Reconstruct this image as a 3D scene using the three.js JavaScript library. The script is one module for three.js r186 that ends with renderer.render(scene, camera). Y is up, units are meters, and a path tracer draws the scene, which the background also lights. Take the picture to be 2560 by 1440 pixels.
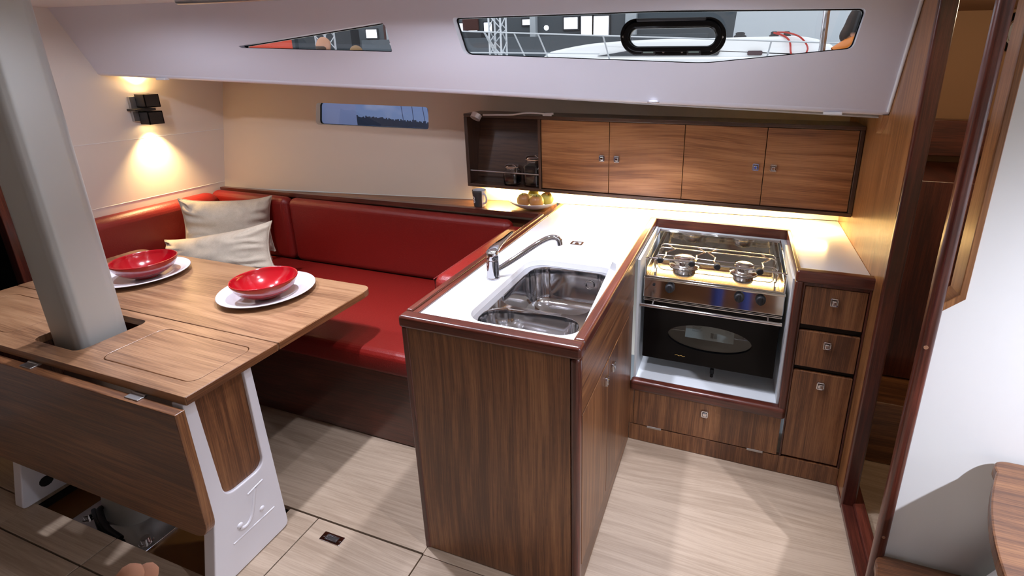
import * as THREE from 'three';
import { RoundedBoxGeometry } from 'three/addons/geometries/RoundedBoxGeometry.js';
import { mergeGeometries, mergeVertices, toCreasedNormals } from 'three/addons/utils/BufferGeometryUtils.js';
import { MarchingCubes } from 'three/addons/objects/MarchingCubes.js';
import { RectAreaLightUniformsLib } from 'three/addons/lights/RectAreaLightUniformsLib.js';

// ---------------------------------------------------------------- camera, sky, exposure
const scene = new THREE.Scene();
const camera = new THREE.PerspectiveCamera(60.61, 16 / 9, 0.02, 100);
camera.position.set(0, 1.70, 0);
camera.rotation.order = 'YXZ';
camera.rotation.set(-16.666 * Math.PI / 180, 18.395 * Math.PI / 180, 0);
camera.setViewOffset(2560, 1440, -156, 183, 2560, 1440);      // the photograph is an off-centre crop
const renderer = new THREE.WebGLRenderer({ antialias: true });
renderer.toneMapping = THREE.LinearToneMapping;
renderer.toneMappingExposure = 0.345;
renderer.shadowMap.enabled = true;
RectAreaLightUniformsLib.init();
scene.background = new THREE.Color(0.85, 0.92, 1.0);            // even light of the exhibition hall around the boat
scene.backgroundIntensity = 4.2;
scene.environment = null;

// ceiling downlights: [x, z, candela, colour, half cone, softness of its edge]
const COOL = 0xeceeff, WARM = 0xffd596;
const DOWNLIGHTS = [
  [-2.35, -1.42, 17, COOL, .82, .6], [-1.45, -1.35, 23, COOL, .82, .6], [-0.66, -1.45, 16, COOL, .80, .6], [-0.18, -1.62, 13, COOL, .66, .8],
  [-2.45, -1.10, 4, COOL, 1.52, .2], [-1.05, -1.25, 5, COOL, 1.52, .2], [-0.10, -1.50, 1.8, COOL, 1.52, .2],  // wide lamps added as fill to brighten the coachroof side
  [1.35, -0.50, 45, COOL, 1.3, .5],  // added lamp standing in for hall light through the companionway hatch
];

// ---------------------------------------------------------------- helpers
const V = (x, y, z) => new THREE.Vector3(x, y, z);
function rng(seed) { let s = seed >>> 0; return () => { s = (s + 0x6D2B79F5) | 0; let t = Math.imul(s ^ (s >>> 15), 1 | s); t = (t + Math.imul(t ^ (t >>> 7), 61 | t)) ^ t; return ((t ^ (t >>> 14)) >>> 0) / 4294967296; }; }
const taken = {};
function numbered(n) { if (!(n in taken)) { taken[n] = 0; return n; } taken[n]++; return n + '_' + String(taken[n]).padStart(3, '0'); }
function plain(g) { const q = g.index ? g.toNonIndexed() : g; for (const k of Object.keys(q.attributes)) if (!['position', 'normal', 'uv'].includes(k)) q.deleteAttribute(k); if (!q.attributes.uv) q.setAttribute('uv', new THREE.BufferAttribute(new Float32Array(q.attributes.position.count * 2), 2)); q.clearGroups(); return q; }
const join = (...gs) => mergeGeometries(gs.flat().map(plain));
// uv in metres: u along the grain, v across it, by the face's main direction
function uvm(g0, grain = 'x', ou = 0, ov = 0) {
  const g = g0.index ? g0.toNonIndexed() : g0, p = g.attributes.position, uv = new Float32Array(p.count * 2), gi = 'xyz'.indexOf(grain);
  const a = V(), b = V(), c = V(), n = V();
  for (let i = 0; i < p.count; i += 3) {
    a.fromBufferAttribute(p, i); b.fromBufferAttribute(p, i + 1); c.fromBufferAttribute(p, i + 2);
    n.copy(b).sub(a).cross(c.clone().sub(a));
    const m = [Math.abs(n.x), Math.abs(n.y), Math.abs(n.z)]; const d = m.indexOf(Math.max(...m));
    let ui = gi === d ? (d + 1) % 3 : gi; const vi = 3 - d - ui;
    for (let k = 0; k < 3; k++) { const w = [p.getX(i + k), p.getY(i + k), p.getZ(i + k)]; uv[(i + k) * 2] = w[ui] + ou + d * .37; uv[(i + k) * 2 + 1] = w[vi] + ov + d * .21; }
  }
  g.setAttribute('uv', new THREE.BufferAttribute(uv, 2)); return g;
}
function box(x0, x1, y0, y1, z0, z1, r = 0.003, seg = 2) {
  const w = Math.abs(x1 - x0), h = Math.abs(y1 - y0), d = Math.abs(z1 - z0); r = Math.min(r, w / 2.01, h / 2.01, d / 2.01);
  const g = r > 0 ? new RoundedBoxGeometry(w, h, d, seg, r) : new THREE.BoxGeometry(w, h, d);
  g.translate((x0 + x1) / 2, (y0 + y1) / 2, (z0 + z1) / 2); return g;
}
function tube(pts, r, { seg = 0, rad = 8, closed = false, tension = .5, straight = false } = {}) {
  const vs = pts.map((p) => p.isVector3 ? p : V(...p));
  let c; if (straight) { c = new THREE.CurvePath(); for (let i = 0; i + 1 < vs.length; i++) c.add(new THREE.LineCurve3(vs[i], vs[i + 1])); } else c = new THREE.CatmullRomCurve3(vs, closed, 'catmullrom', tension);
  return new THREE.TubeGeometry(c, seg || vs.length * 6, r, rad, closed);
}
function rod(a, b, r, r2 = r, n = 12) { const A = V(...a), B = V(...b), d = B.clone().sub(A); const g = new THREE.CylinderGeometry(r2, r, d.length(), n); g.applyQuaternion(new THREE.Quaternion().setFromUnitVectors(V(0, 1, 0), d.normalize())); g.translate((A.x + B.x) / 2, (A.y + B.y) / 2, (A.z + B.z) / 2); return g; }
function lathe(pts, x, y, z, n = 48) { const g = new THREE.LatheGeometry(pts.map((p) => new THREE.Vector2(...p)), n); g.translate(x, y, z); return g; }
// smoothed polyline of [x, y] for lathes
function smooth(pts, n = 40) { const c = new THREE.CatmullRomCurve3(pts.map((p) => V(p[0], p[1], 0)), false, 'centripetal'); return c.getSpacedPoints(n).map((v) => [Math.max(0, v.x), v.y]); }
function rrPath(x0, x1, y0, y1, r, Cls = THREE.Shape) {
  const [a, b, c, d] = Array.isArray(r) ? r : [r, r, r, r], s = new Cls();   // radii: x0y0, x1y0, x1y1, x0y1
  s.moveTo(x0 + a, y0); s.lineTo(x1 - b, y0); if (b) s.absarc(x1 - b, y0 + b, b, -Math.PI / 2, 0, false);
  s.lineTo(x1, y1 - c); if (c) s.absarc(x1 - c, y1 - c, c, 0, Math.PI / 2, false);
  s.lineTo(x0 + d, y1); if (d) s.absarc(x0 + d, y1 - d, d, Math.PI / 2, Math.PI, false);
  s.lineTo(x0, y0 + a); if (a) s.absarc(x0 + a, y0 + a, a, Math.PI, Math.PI * 1.5, false); return s;
}
function poly(pts, Cls = THREE.Shape) { const s = new Cls(); s.moveTo(...pts[0]); for (let i = 1; i < pts.length; i++) s.lineTo(...pts[i]); s.closePath(); return s; }
// polygon with rounded corners: [[x, y, r], ...]
function rpoly(pts, Cls = THREE.Shape) {
  const s = new Cls(), n = pts.length;
  for (let i = 0; i < n; i++) {
    const p = pts[(i + n - 1) % n], q = pts[i], w = pts[(i + 1) % n], r = q[2] || 0;
    const d1 = Math.hypot(p[0] - q[0], p[1] - q[1]), d2 = Math.hypot(w[0] - q[0], w[1] - q[1]);
    const a = [q[0] + (p[0] - q[0]) * r / d1, q[1] + (p[1] - q[1]) * r / d1], b = [q[0] + (w[0] - q[0]) * r / d2, q[1] + (w[1] - q[1]) * r / d2];
    i ? s.lineTo(...a) : s.moveTo(...a); if (r) s.quadraticCurveTo(q[0], q[1], b[0], b[1]);
  }
  s.closePath(); return s;
}
// shapes drawn in (x, z) or (z, y) or (x, y), extruded with a small bevel to lie exactly between two planes
function extr(shape, lo, hi, axis, bev = 0.002, cs = 10) {
  const t = hi - lo, g = new THREE.ExtrudeGeometry(shape, { depth: Math.max(1e-4, t - 2 * bev), bevelEnabled: bev > 0, bevelSize: bev, bevelThickness: bev, bevelOffset: -bev, bevelSegments: 2, curveSegments: cs });
  g.translate(0, 0, lo + bev);                                  // local: (a, b) in plane, extrusion along +local z
  const m = new THREE.Matrix4();
  if (axis === 'z') return g;                                   // shape (x, y)
  if (axis === 'y') m.set(1, 0, 0, 0, 0, 0, 1, 0, 0, 1, 0, 0, 0, 0, 0, 1);  // shape (x, z) -> x, z ; extrude y
  if (axis === 'x') m.set(0, 0, 1, 0, 0, 1, 0, 0, 1, 0, 0, 0, 0, 0, 0, 1);  // shape (z, y)
  g.applyMatrix4(m); // both maps mirror: flip winding
  const q = g.index ? g.toNonIndexed() : g, P = q.attributes.position;
  for (const k of ['position', 'normal', 'uv']) { const A = q.attributes[k], w = A.itemSize, ar = A.array; for (let i = 0; i < P.count; i += 3) for (let c = 0; c < w; c++) { const a = (i + 1) * w + c, b = (i + 2) * w + c, t2 = ar[a]; ar[a] = ar[b]; ar[b] = t2; } }
  return q;
}
// lofted skin through rings of equal length; optional flat caps
function loft(rings, { closed = true, cap0 = false, cap1 = false, flip = false } = {}) {
  const n = rings[0].length, pos = [], idx = [];
  for (const r of rings) for (const p of r) pos.push(p.x, p.y, p.z);
  const last = closed ? n : n - 1;
  for (let i = 0; i + 1 < rings.length; i++) for (let k = 0; k < last; k++) { const a = i * n + k, b = i * n + (k + 1) % n, c = a + n, d = b + n; idx.push(a, b, c, b, d, c); }
  const cap = (ri, rev) => { const c = V(); rings[ri].forEach((p) => c.add(p)); c.multiplyScalar(1 / n); const ci = pos.length / 3; pos.push(c.x, c.y, c.z); for (let k = 0; k < n; k++) { const a = ri * n + k, b = ri * n + (k + 1) % n; rev ? idx.push(ci, b, a) : idx.push(ci, a, b); } };
  if (cap0) cap(0, true); if (cap1) cap(rings.length - 1, false);
  if (flip) for (let i = 0; i < idx.length; i += 3) { const t = idx[i + 1]; idx[i + 1] = idx[i + 2]; idx[i + 2] = t; }
  const g = new THREE.BufferGeometry(); g.setAttribute('position', new THREE.Float32BufferAttribute(pos, 3)); g.setAttribute('uv', new THREE.Float32BufferAttribute(new Float32Array(pos.length / 3 * 2), 2)); g.setIndex(idx); g.computeVertexNormals(); return g;
}
function rrRing(cx, cz, hx, hz, r, y, n = 12) { const o = [], r2 = Math.min(r, hx, hz); for (const [sx, sz, a0] of [[1, 1, 0], [-1, 1, 90], [-1, -1, 180], [1, -1, 270]]) for (let k = 0; k <= n; k++) { const a = (a0 + 90 * k / n) * Math.PI / 180; o.push(V(cx + sx * (hx - r2) + r2 * Math.cos(a), y, cz + sz * (hz - r2) + r2 * Math.sin(a))); } return o; }

function part(name, geo, mat, parent, { grain, ou = 0, ov = 0, label } = {}) {
  const m = new THREE.Mesh(grain ? uvm(geo, grain, ou, ov) : geo, mat); m.name = name; m.castShadow = m.receiveShadow = true; if (label) m.userData.label = label; parent.add(m); return m;
}
function thing(name, label, category, group) { const g = new THREE.Group(); g.name = numbered(name); g.userData = { label, category }; if (group) g.userData.group = group; scene.add(g); return g; }
function structure(name, label, category) { const g = thing(name, label, category); g.userData.kind = 'structure'; return g; }
// children were modelled in room coordinates: move the group's origin to the thing's base
function seat(g, x, y, z) { g.position.set(x, y, z); for (const c of g.children) c.position.sub(g.position); return g; }
function copyOf(o, label) { const c = o.clone(); c.name = numbered(o.name.replace(/_\d{3}$/, '')); c.userData = { ...o.userData }; if (label) c.userData.label = label; scene.add(c); return c; }

// ---------------------------------------------------------------- textures
function noise2(seed, px, py) {     // value noise, periodic in px by py cells
  const r = rng(seed), t = new Float32Array(px * py); for (let i = 0; i < t.length; i++) t[i] = r();
  const s = (f) => f * f * (3 - 2 * f);
  return (x, y) => { x = ((x % px) + px) % px; y = ((y % py) + py) % py; const i = Math.floor(x), j = Math.floor(y), u = s(x - i), v = s(y - j), i2 = (i + 1) % px, j2 = (j + 1) % py; return (t[j * px + i] * (1 - u) + t[j * px + i2] * u) * (1 - v) + (t[j2 * px + i] * (1 - u) + t[j2 * px + i2] * u) * v; };
}
function dataTex(w, h, fn, srgb = true) {
  const d = new Uint8Array(w * h * 4); for (let y = 0; y < h; y++) for (let x = 0; x < w; x++) { const c = fn(x / w, y / h), i = (y * w + x) * 4; d[i] = c[0]; d[i + 1] = c[1]; d[i + 2] = c[2]; d[i + 3] = 255; }
  const t = new THREE.DataTexture(d, w, h, THREE.RGBAFormat); t.magFilter = THREE.LinearFilter; t.minFilter = THREE.LinearMipmapLinearFilter; t.generateMipmaps = true; t.wrapS = t.wrapT = THREE.RepeatWrapping; if (srgb) t.colorSpace = THREE.SRGBColorSpace; t.needsUpdate = true; return t;
}
const mix = (a, b, t) => a + (b - a) * t, clamp = (v, a = 0, b = 1) => Math.min(b, Math.max(a, v));
// veneer: u runs along the grain. size in metres
function woodTex(seed, dark, mid, light, sizeU, sizeV, { bands = 10, cath = 1, pores = 1 } = {}) {
  const warp = noise2(seed, 3, 5), band = noise2(seed + 1, 4, bands), str = noise2(seed + 2, 7, bands * 7), fine = noise2(seed + 3, 16, 400), pore = noise2(seed + 4, 44, 900), big = noise2(seed + 5, 2, 4);
  const t = dataTex(1024, 2048, (u, v) => {
    const w = v + (warp(u * 3, v * 5) - .5) * .06 * cath;
    let a = .30 * band(u * 4, w * bands) + .28 * str(u * 7, w * bands * 7) + .28 * fine(u * 16, w * 400) + .14 * big(u * 2, w * 4);
    const line = Math.pow(1 - Math.abs(((w * bands * 1.0 + band(u * 4 + .3, w * bands) * 1.6) % 1 + 1) % 1 - .5) * 2, 6);   // darker growth lines
    a = clamp((a - .26) / .48) - .12 * line; const p = pore(u * 44, w * 900) > .70 ? .20 * pores : 0; a = clamp(a - p);
    return [0, 1, 2].map((k) => a < .5 ? mix(dark[k], mid[k], a * 2) : mix(mid[k], light[k], a * 2 - 1));
  });
  t.repeat.set(1 / sizeU, 1 / sizeV); return t;
}
const walnutT = woodTex(11, [86, 53, 33], [121, 79, 49], [151, 105, 67], 1.6, 0.8, { bands: 9 });
const litDoorT = woodTex(111, [108, 67, 38], [143, 95, 58], [168, 119, 77], 1.5, 0.7, { bands: 8, pores: .5 });  // walnut again, lightened for the light falling on the overhead doors
const espressoT = woodTex(131, [48, 31, 21], [64, 42, 28], [80, 54, 37], 1.2, 0.6, { bands: 10, cath: .4 });
const litTableT = woodTex(91, [112, 79, 55], [146, 108, 77], [167, 129, 95], 1.8, 0.9, { bands: 7, pores: .6 });  // same walnut in a lighter copy, the light on the tabletop put in
const oakT = woodTex(31, [156, 136, 115], [172, 152, 130], [186, 166, 144], 1.7, 1.0, { bands: 13, pores: .8 });
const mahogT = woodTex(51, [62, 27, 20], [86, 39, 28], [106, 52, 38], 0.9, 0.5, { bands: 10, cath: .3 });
const litGalleyT = woodTex(71, [118, 76, 42], [146, 98, 57], [166, 118, 74], 1.3, 1.0, { bands: 16, cath: .25 });  // walnut with the warm glow of the strip put into its colour
const clothN = noise2(5, 128, 128), clothN2 = noise2(6, 16, 16);
const linenT = dataTex(512, 512, (u, v) => { const w = .5 + .25 * Math.sin(u * 512 * Math.PI / 2) + .25 * Math.sin(v * 512 * Math.PI / 2); const k = 180 + 16 * w + 14 * (clothN(u * 128, v * 128) - .5) + 8 * (clothN2(u * 16, v * 16) - .5); return [k, k - 12, k - 31]; }); linenT.repeat.set(4, 4);
const leatherN = noise2(8, 200, 200), leatherN2 = noise2(9, 60, 60);
const leatherB = dataTex(512, 512, (u, v) => { const k = 255 * (.6 * leatherN(u * 200, v * 200) + .4 * leatherN2(u * 60, v * 60)); return [k, k, k]; }, false); leatherB.repeat.set(3, 3);

// ---------------------------------------------------------------- materials
const S = (o) => new THREE.MeshStandardMaterial(o), P = (o) => new THREE.MeshPhysicalMaterial(o);
const M = {
  walnut: P({ map: walnutT, roughness: .38, clearcoat: .25, clearcoatRoughness: .25 }),
  litTableWood: P({ map: litTableT, roughness: .36, clearcoat: .25, clearcoatRoughness: .25 }),
  litDoorWood: P({ map: litDoorT, roughness: .33, clearcoat: .35, clearcoatRoughness: .3 }),
  espresso: P({ map: espressoT, roughness: .4, clearcoat: .3, clearcoatRoughness: .25 }),
  jarGlass: P({ color: 0xffffff, roughness: .02, transmission: 1, thickness: .01, ior: 1.5 }),
  lampAlu: P({ color: 0xd9d9da, metalness: .6, roughness: .3 }),
  oak: P({ map: oakT, roughness: .42 }),
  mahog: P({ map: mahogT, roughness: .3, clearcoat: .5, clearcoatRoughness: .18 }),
  galley: P({ map: litGalleyT, roughness: .34, clearcoat: .35, clearcoatRoughness: .2 }),
  red: P({ color: 0x77150f, roughness: .42, bumpMap: leatherB, bumpScale: .0006, sheen: .15, sheenColor: new THREE.Color(.5, .1, .1), sheenRoughness: .5 }),
  gel: P({ color: 0xdfdfe8, roughness: .3, clearcoat: .3, clearcoatRoughness: .2 }),
  cream: S({ color: 0xded6cc, roughness: .55 }),
  hull: S({ color: 0xdccfbd, roughness: .6 }),
  white: P({ color: 0xeceef0, roughness: .22, clearcoat: .4, clearcoatRoughness: .1 }),
  whitePanel: P({ color: 0xe9ecea, roughness: .35 }),
  legWhite: P({ color: 0xe4e3e8, roughness: .35 }),
  liner: S({ color: 0xd3d8da, roughness: .35 }),
  chrome: S({ color: 0xd8d8dc, metalness: 1, roughness: .06 }),
  steel: S({ color: 0xd6d6d8, metalness: 1, roughness: .09 }),
  polished: S({ color: 0xcfcdc8, metalness: 1, roughness: .07 }),
  brushed: S({ color: 0xb4b4b4, metalness: 1, roughness: .35 }),
  alu: P({ color: 0xb7bab6, metalness: .35, roughness: .45 }),
  black: P({ color: 0x070708, roughness: .12, specularIntensity: .25 }),
  blackMatt: S({ color: 0x121214, roughness: .6 }),
  darkGrey: S({ color: 0x2a2624, roughness: .6 }),
  sconce: P({ color: 0x2c2623, metalness: .5, roughness: .3 }),
  glass: P({ color: 0xffffff, roughness: 0, transmission: 1, thickness: 0, ior: 1.45 }),
  smoke: P({ color: 0xdfe5e6, roughness: 0, transmission: 1, thickness: 0, ior: 1.45 }),
  china: P({ color: 0xe6e4ea, roughness: .18, clearcoat: .6, clearcoatRoughness: .06 }),
  redGlaze: P({ color: 0xa00b18, roughness: .16, clearcoat: 1, clearcoatRoughness: .03 }),
  linen: S({ map: linenT, roughness: .95 }),
  dark: S({ color: 0x17110d, roughness: .8 }),
  tan: S({ color: 0x9a7658, roughness: .7 }),
  bilge: S({ color: 0x6b4413, roughness: .5 }),
  hallGrey: S({ color: 0x5d6468, roughness: .9 }),
};

// ================================================================ THE SETTING
const hz = (x, y) => -2.457 - .0905 * (x + 2.445) - .19 * (y - .92);           // inner face of the hull side
const cz = (x, y) => -2.142 - .0694 * (x - .525) + .4317 * (y - 1.541);         // inner face of the coachroof side
const lipY = (x) => 1.672 - (x + 3.326) * (.131 / 3.851);                       // its lower edge
const CEIL = 1.985;
function plate(shape, zf, t, off = 0, bev = 0, cs = 16) {
  const g = new THREE.ExtrudeGeometry(shape, { depth: t - 2 * bev, bevelEnabled: bev > 0, bevelSize: bev, bevelThickness: bev, bevelOffset: -bev, bevelSegments: 2, curveSegments: cs });
  const p = g.attributes.position; for (let i = 0; i < p.count; i++) p.setZ(i, zf(p.getX(i), p.getY(i)) - t + p.getZ(i) + bev + off);
  g.computeVertexNormals(); return g;
}
function cylAlong(x0, x1, y, zf, r, n = 12) { return rod([x0, y(x0), zf(x0)], [x1, y(x1), zf(x1)], r, r, n); }

{ // floor: oak-look sole panels over a dark bearer, open under the table where the mast goes through
  const f = structure('floor', 'pale greyish oak laminate cabin sole with dark panel joints', 'floor');
  const G = 0, panels = [
    [-3.4, -.957, -1.62, -1.126], [-1.4315, -.957, -1.1195, 1.3], [-1.575, -1.436, -1.1195, 1.3], [-.955, .60, -2.2, -1.1215],
    [-.952, .60, -1.1195, 1.3], [-3.4, -2.09, -.697, 1.3], [-2.085, -1.58, -.697, 1.3], [-3.4, -2.59, -.812, -.702], [-2.59, -2.09, -.812, -.702], [-2.085, -1.58, -.812, -.702], [-3.4, -2.595, -1.1195, -.817]];
  panels.forEach(([x0, x1, z0, z1], i) => part('floor_panel', box(x0 + G, x1 - G, -.022, 0, z0 + G, z1 - G, .0012, 1), M.oak, f, { grain: 'x', ou: (i * .57) % 1.7, ov: (i * .31) % 1 }));
  part('subfloor', box(-3.4, .60, -.09, -.03, -2.2, -1.13, 0), M.dark, f);
  part('subfloor', box(-3.4, -2.6, -.09, -.03, -1.13, 1.3, 0), M.dark, f);
  part('subfloor', box(-2.6, -1.575, -.09, -.03, -.81, 1.3, 0), M.dark, f);
  part('subfloor', box(-1.57, .60, -.09, -.03, -1.13, 1.3, 0), M.dark, f);
  part('bilge_well', box(-2.7, -1.45, -.12, -.062, -1.2, -.75, 0), M.bilge, f, { label: 'amber varnished floor of the well around the mast foot' });
  part('companionway_sole', box(.6, 2.0, -.09, 0, -1.4, 1.3, 0), M.oak, f, { grain: 'x' });
  part('aft_cabin_sole', box(.6, 2.0, -.09, 0, -2.9, -1.4, 0), M.oak, f, { grain: 'x', ou: .4 });
}
{ // hull side with its long window
  const w = structure('wall_starboard', 'cream lined hull side behind the red settee', 'wall');
  const s = poly([[-3.4, .912], [-.96, .9425], [.545, .9425], [.545, 1.72], [-3.4, 1.72]]);
  const win = (k, C) => rpoly([[-2.598 - k, 1.347 - k, .025], [-1.799 + k, 1.334 - k, .025], [-1.808 + k, 1.468 + k, .025], [-2.598 - k, 1.482 + k, .025]], C);
  s.holes.push(win(0, THREE.Path)); part('hull_lining', plate(s, hz, .045), M.hull, w); part('lower_hull', join(box(-3.4, .56, -.1, .95, -2.86, -2.80, 0), box(-3.4, .522, .86, .882, -2.80, -2.47, 0)), M.cream, w);
  part('lining_panel', plate(poly([[-1.459, 1.30], [.524, 1.30], [.524, 1.66], [-1.459, 1.66]]), hz, .006, .006), M.hull, w);
  const v = structure('window_1', 'long narrow hull window with rounded corners above the settee', 'window');
  const fr = win(.012); fr.holes.push(win(-.002, THREE.Path)); part('window_seal', plate(fr, hz, .012, -.035), M.black, v);
  part('pane', plate(win(.006), hz, .004, -.042), M.glass, v);
}
const WIN2 = [[-2.290, 1.796, .008], [-1.462, 1.884, .03], [-1.475, 1.765, .008], [-2.276, 1.788, .006]];
const WIN3 = [[-1.146, 1.893, .015], [-.321, 1.899, .1], [.366, 1.889, .02], [.352, 1.763, .02], [-.152, 1.714, .05], [-1.138, 1.752, .03]];
{ // slanting side of the coachroof with its two windows
  const w = structure('wall_coachroof', 'slanting white coachroof side with two dark-edged windows', 'wall');
  const s = poly([[-3.34, lipY(-3.34)], [.524, lipY(.524)], [.524, 2.02], [-3.34, 2.02]]);
  s.holes.push(rpoly(WIN2, THREE.Path), rpoly(WIN3, THREE.Path));
  part('coachroof_panel', plate(s, cz, .03), M.gel, w);
  const grow = (pts, k) => {      // move every edge outwards by k
    const n = pts.length; let A = 0; for (let i = 0; i < n; i++) { const p = pts[i], q = pts[(i + 1) % n]; A += p[0] * q[1] - q[0] * p[1]; } const sg = A > 0 ? 1 : -1;
    const L = pts.map((p, i) => { const q = pts[(i + 1) % n], d = Math.hypot(q[0] - p[0], q[1] - p[1]), nx = sg * (q[1] - p[1]) / d, ny = -sg * (q[0] - p[0]) / d; return [nx, ny, nx * p[0] + ny * p[1] + k]; });
    return pts.map((p, i) => { const a = L[(i + n - 1) % n], b = L[i], D = a[0] * b[1] - b[0] * a[1]; return [(a[2] * b[1] - b[2] * a[1]) / D, (a[0] * b[2] - b[0] * a[2]) / D, p[2]]; });
  };
  [[WIN2, 'narrow wedge-shaped coachroof window'], [WIN3, 'long coachroof window holding the black portlight']].forEach(([W, l], i) => {
    const v = structure('window_' + (i + 2), l, 'window');
    const fr = rpoly(grow(W, .012)); fr.holes.push(rpoly(grow(W, -.0035), THREE.Path)); part('window_seal', plate(fr, cz, .008, -.031), M.black, v);
    const pn = rpoly(grow(W, .008)); if (i) pn.holes.push(stadium(-.273, 1.809, .155, .036, THREE.Path)); part('pane', plate(pn, cz, .004, -.040), M.glass, v);
  });
  part('edge_strip', rod([.519, lipY(.519), cz(.519, lipY(.519)) + .002], [.519, 1.985, cz(.519, 1.985) + .002], .006), M.white, w);
  const t = structure('trim_1', 'rounded white lower lip of the coachroof side', 'trim');
  part('lip', cylAlong(-3.335, .522, (x) => lipY(x) + .004, (x) => cz(x, lipY(x)) - .017, .019, 20), M.gel, t);
  part('deck_underside', (() => { const r = [], q = []; for (const x of [-3.34, .524]) { r.push([V(x, lipY(x) - .010, cz(x, lipY(x)) - .018), V(x, lipY(x) - .010, hz(x, 1.6) - .02), V(x, lipY(x) + .03, hz(x, 1.6) - .02), V(x, lipY(x) + .03, cz(x, lipY(x)) - .03)]); } return loft(r, { cap0: true, cap1: true }); })(), M.cream, t);
}
function stadium(cx, cy, hw, hh, C = THREE.Shape) { const s = new C(); s.moveTo(cx - hw + hh, cy - hh); s.lineTo(cx + hw - hh, cy - hh); s.absarc(cx + hw - hh, cy, hh, -Math.PI / 2, Math.PI / 2, false); s.lineTo(cx - hw + hh, cy + hh); s.absarc(cx - hw + hh, cy, hh, Math.PI / 2, Math.PI * 1.5, false); return s; }
const XB = -3.326;
{ // forward bulkhead: three boards, a doorway to the dark forecabin
  const w = structure('wall_forward', 'cream forward bulkhead in horizontal panels', 'wall');
  for (const [y0, y1] of [[.0, .9504], [.9506, 1.3004], [1.3006, 2.02]]) part('panel', box(XB - .02, XB, y0, y1, -2.75, -1.31, 0), M.cream, w);
  for (const y of [.9505, 1.3005]) part('seam_highlight', box(XB - .001, XB + .0018, y - .0014, y + .0014, -2.75, -1.31, .0008), M.white, w);  // thin white strips imitate light catching the grooves between panels
  part('backing', box(XB - .04, XB - .021, 0, 2.02, -2.75, -1.31, 0), M.cream, w);
  part('panel', box(XB - .04, XB, 1.84, 2.02, -1.306, -.60, .002), M.cream, w);
  part('panel', box(XB - .04, XB, 0, 2.02, -.597, 1.35, .002), M.cream, w);
  const d = structure('door_1', 'dark doorway into the forward cabin behind the mast', 'door');
  part('door_frame', join(box(XB - .05, XB + .012, 0, 1.84, -1.31, -1.275, .004), box(XB - .05, XB + .012, 0, 1.84, -.635, -.60, .004), box(XB - .05, XB + .012, 1.805, 1.84, -1.275, -.635, .004)), M.mahog, d, { grain: 'y' });
  const c = structure('wall_forecabin', 'dark wooden lining of the forward cabin', 'wall');
  part('lining', join(box(-5.0, -4.96, -.1, 2.02, -2.7, 1.3, 0), box(-5, XB - .05, -.1, 2.02, -2.75, -2.7, 0), box(-5, XB - .05, -.1, 2.02, 1.3, 1.35, 0), box(-5, XB - .05, 2.02, 2.06, -2.75, 1.35, 0), box(-5, XB - .05, -.12, -.08, -2.75, 1.35, 0)), M.darkGrey, c);
}
{ // ceiling and the rest of the shell
  const c = structure('ceiling', 'white cabin ceiling', 'ceiling'); part('ceiling_panel', box(-3.4, 2.1, CEIL, CEIL + .04, -2.02, 1.35, 0), M.whitePanel, c);
  const p = structure('wall_port', 'cream cabin side behind the viewer', 'wall'); part('side_panel', box(-3.4, 2.1, -.1, CEIL, 1.3, 1.35, 0), M.cream, p);
  part('locker_front', box(-3.3, .5, 0, 1.5, .95, 1.3, .004), M.walnut, p, { grain: 'x' });
  const a = structure('wall_aft', 'white engine casing wall behind the companionway steps', 'wall'); part('casing', box(2.0, 2.05, -.1, CEIL, -2.95, 1.35, 0), M.whitePanel, a);
  const roof = structure('ceiling_aft_cabin', 'dim tan headlining of the aft cabin', 'ceiling'); part('headlining', box(.56, 2.05, 1.95, 1.98, -3.0, -1.42, 0), M.tan, roof);
}
{ // bulkhead between galley and aft cabin, its doorway, the companionway side
  const w = structure('wall_galley', 'vertical-grain walnut bulkhead at the end of the galley with warm light put into its colour', 'wall');
  part('bulkhead', box(.525, .56, 0, 2.02, -2.95, -1.832, 0), M.galley, w, { grain: 'y' });
  part('header', box(.525, .56, 1.93, 2.02, -1.865, -1.42, 0), M.galley, w, { grain: 'y' });
  const d = structure('door_2', 'dark mahogany doorway from the galley into the aft cabin', 'door');
  part('door_post', box(.520, .572, 0, 2.0, -1.836, -1.812, .008, 3), M.mahog, d, { grain: 'y' });
  part('sill', join(box(.522, .566, 0, .03, -1.95, -1.40, .006), box(.562, .606, 0, .045, -1.95, -1.40, .006)), M.mahog, d, { grain: 'z' });
  part('door_post', box(.512, .546, 0, 2.0, -1.428, -1.394, .014, 4), M.mahog, d, { grain: 'y', label: 'round-edged mahogany grab post beside the white panel' });
  part('screw', rod([.524, .985, -1.398], [.524, .985, -1.3925], .006), M.chrome, d); part('screw', rod([.528, .33, -1.398], [.528, .33, -1.3925], .005), M.chrome, d);
  const c = structure('wall_companionway', 'bright white side panel of the companionway with a wood-edged cutout', 'wall');
  part('side_panel', extr(poly([[.548, 0], [2.0, 0], [2.0, 1.98], [.592, 1.98], [.592, 1.126], [.548, 1.086]]), -1.455, -1.42, 'z', 0), M.whitePanel, c);
  part('edge_trim', extr(poly([[.594, 1.98], [.594, 1.126], [.546, 1.082], [.534, 1.096], [.578, 1.136], [.578, 1.98]]), -1.478, -1.414, 'z', .002), M.galley, c, { grain: 'y' });
}
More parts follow.
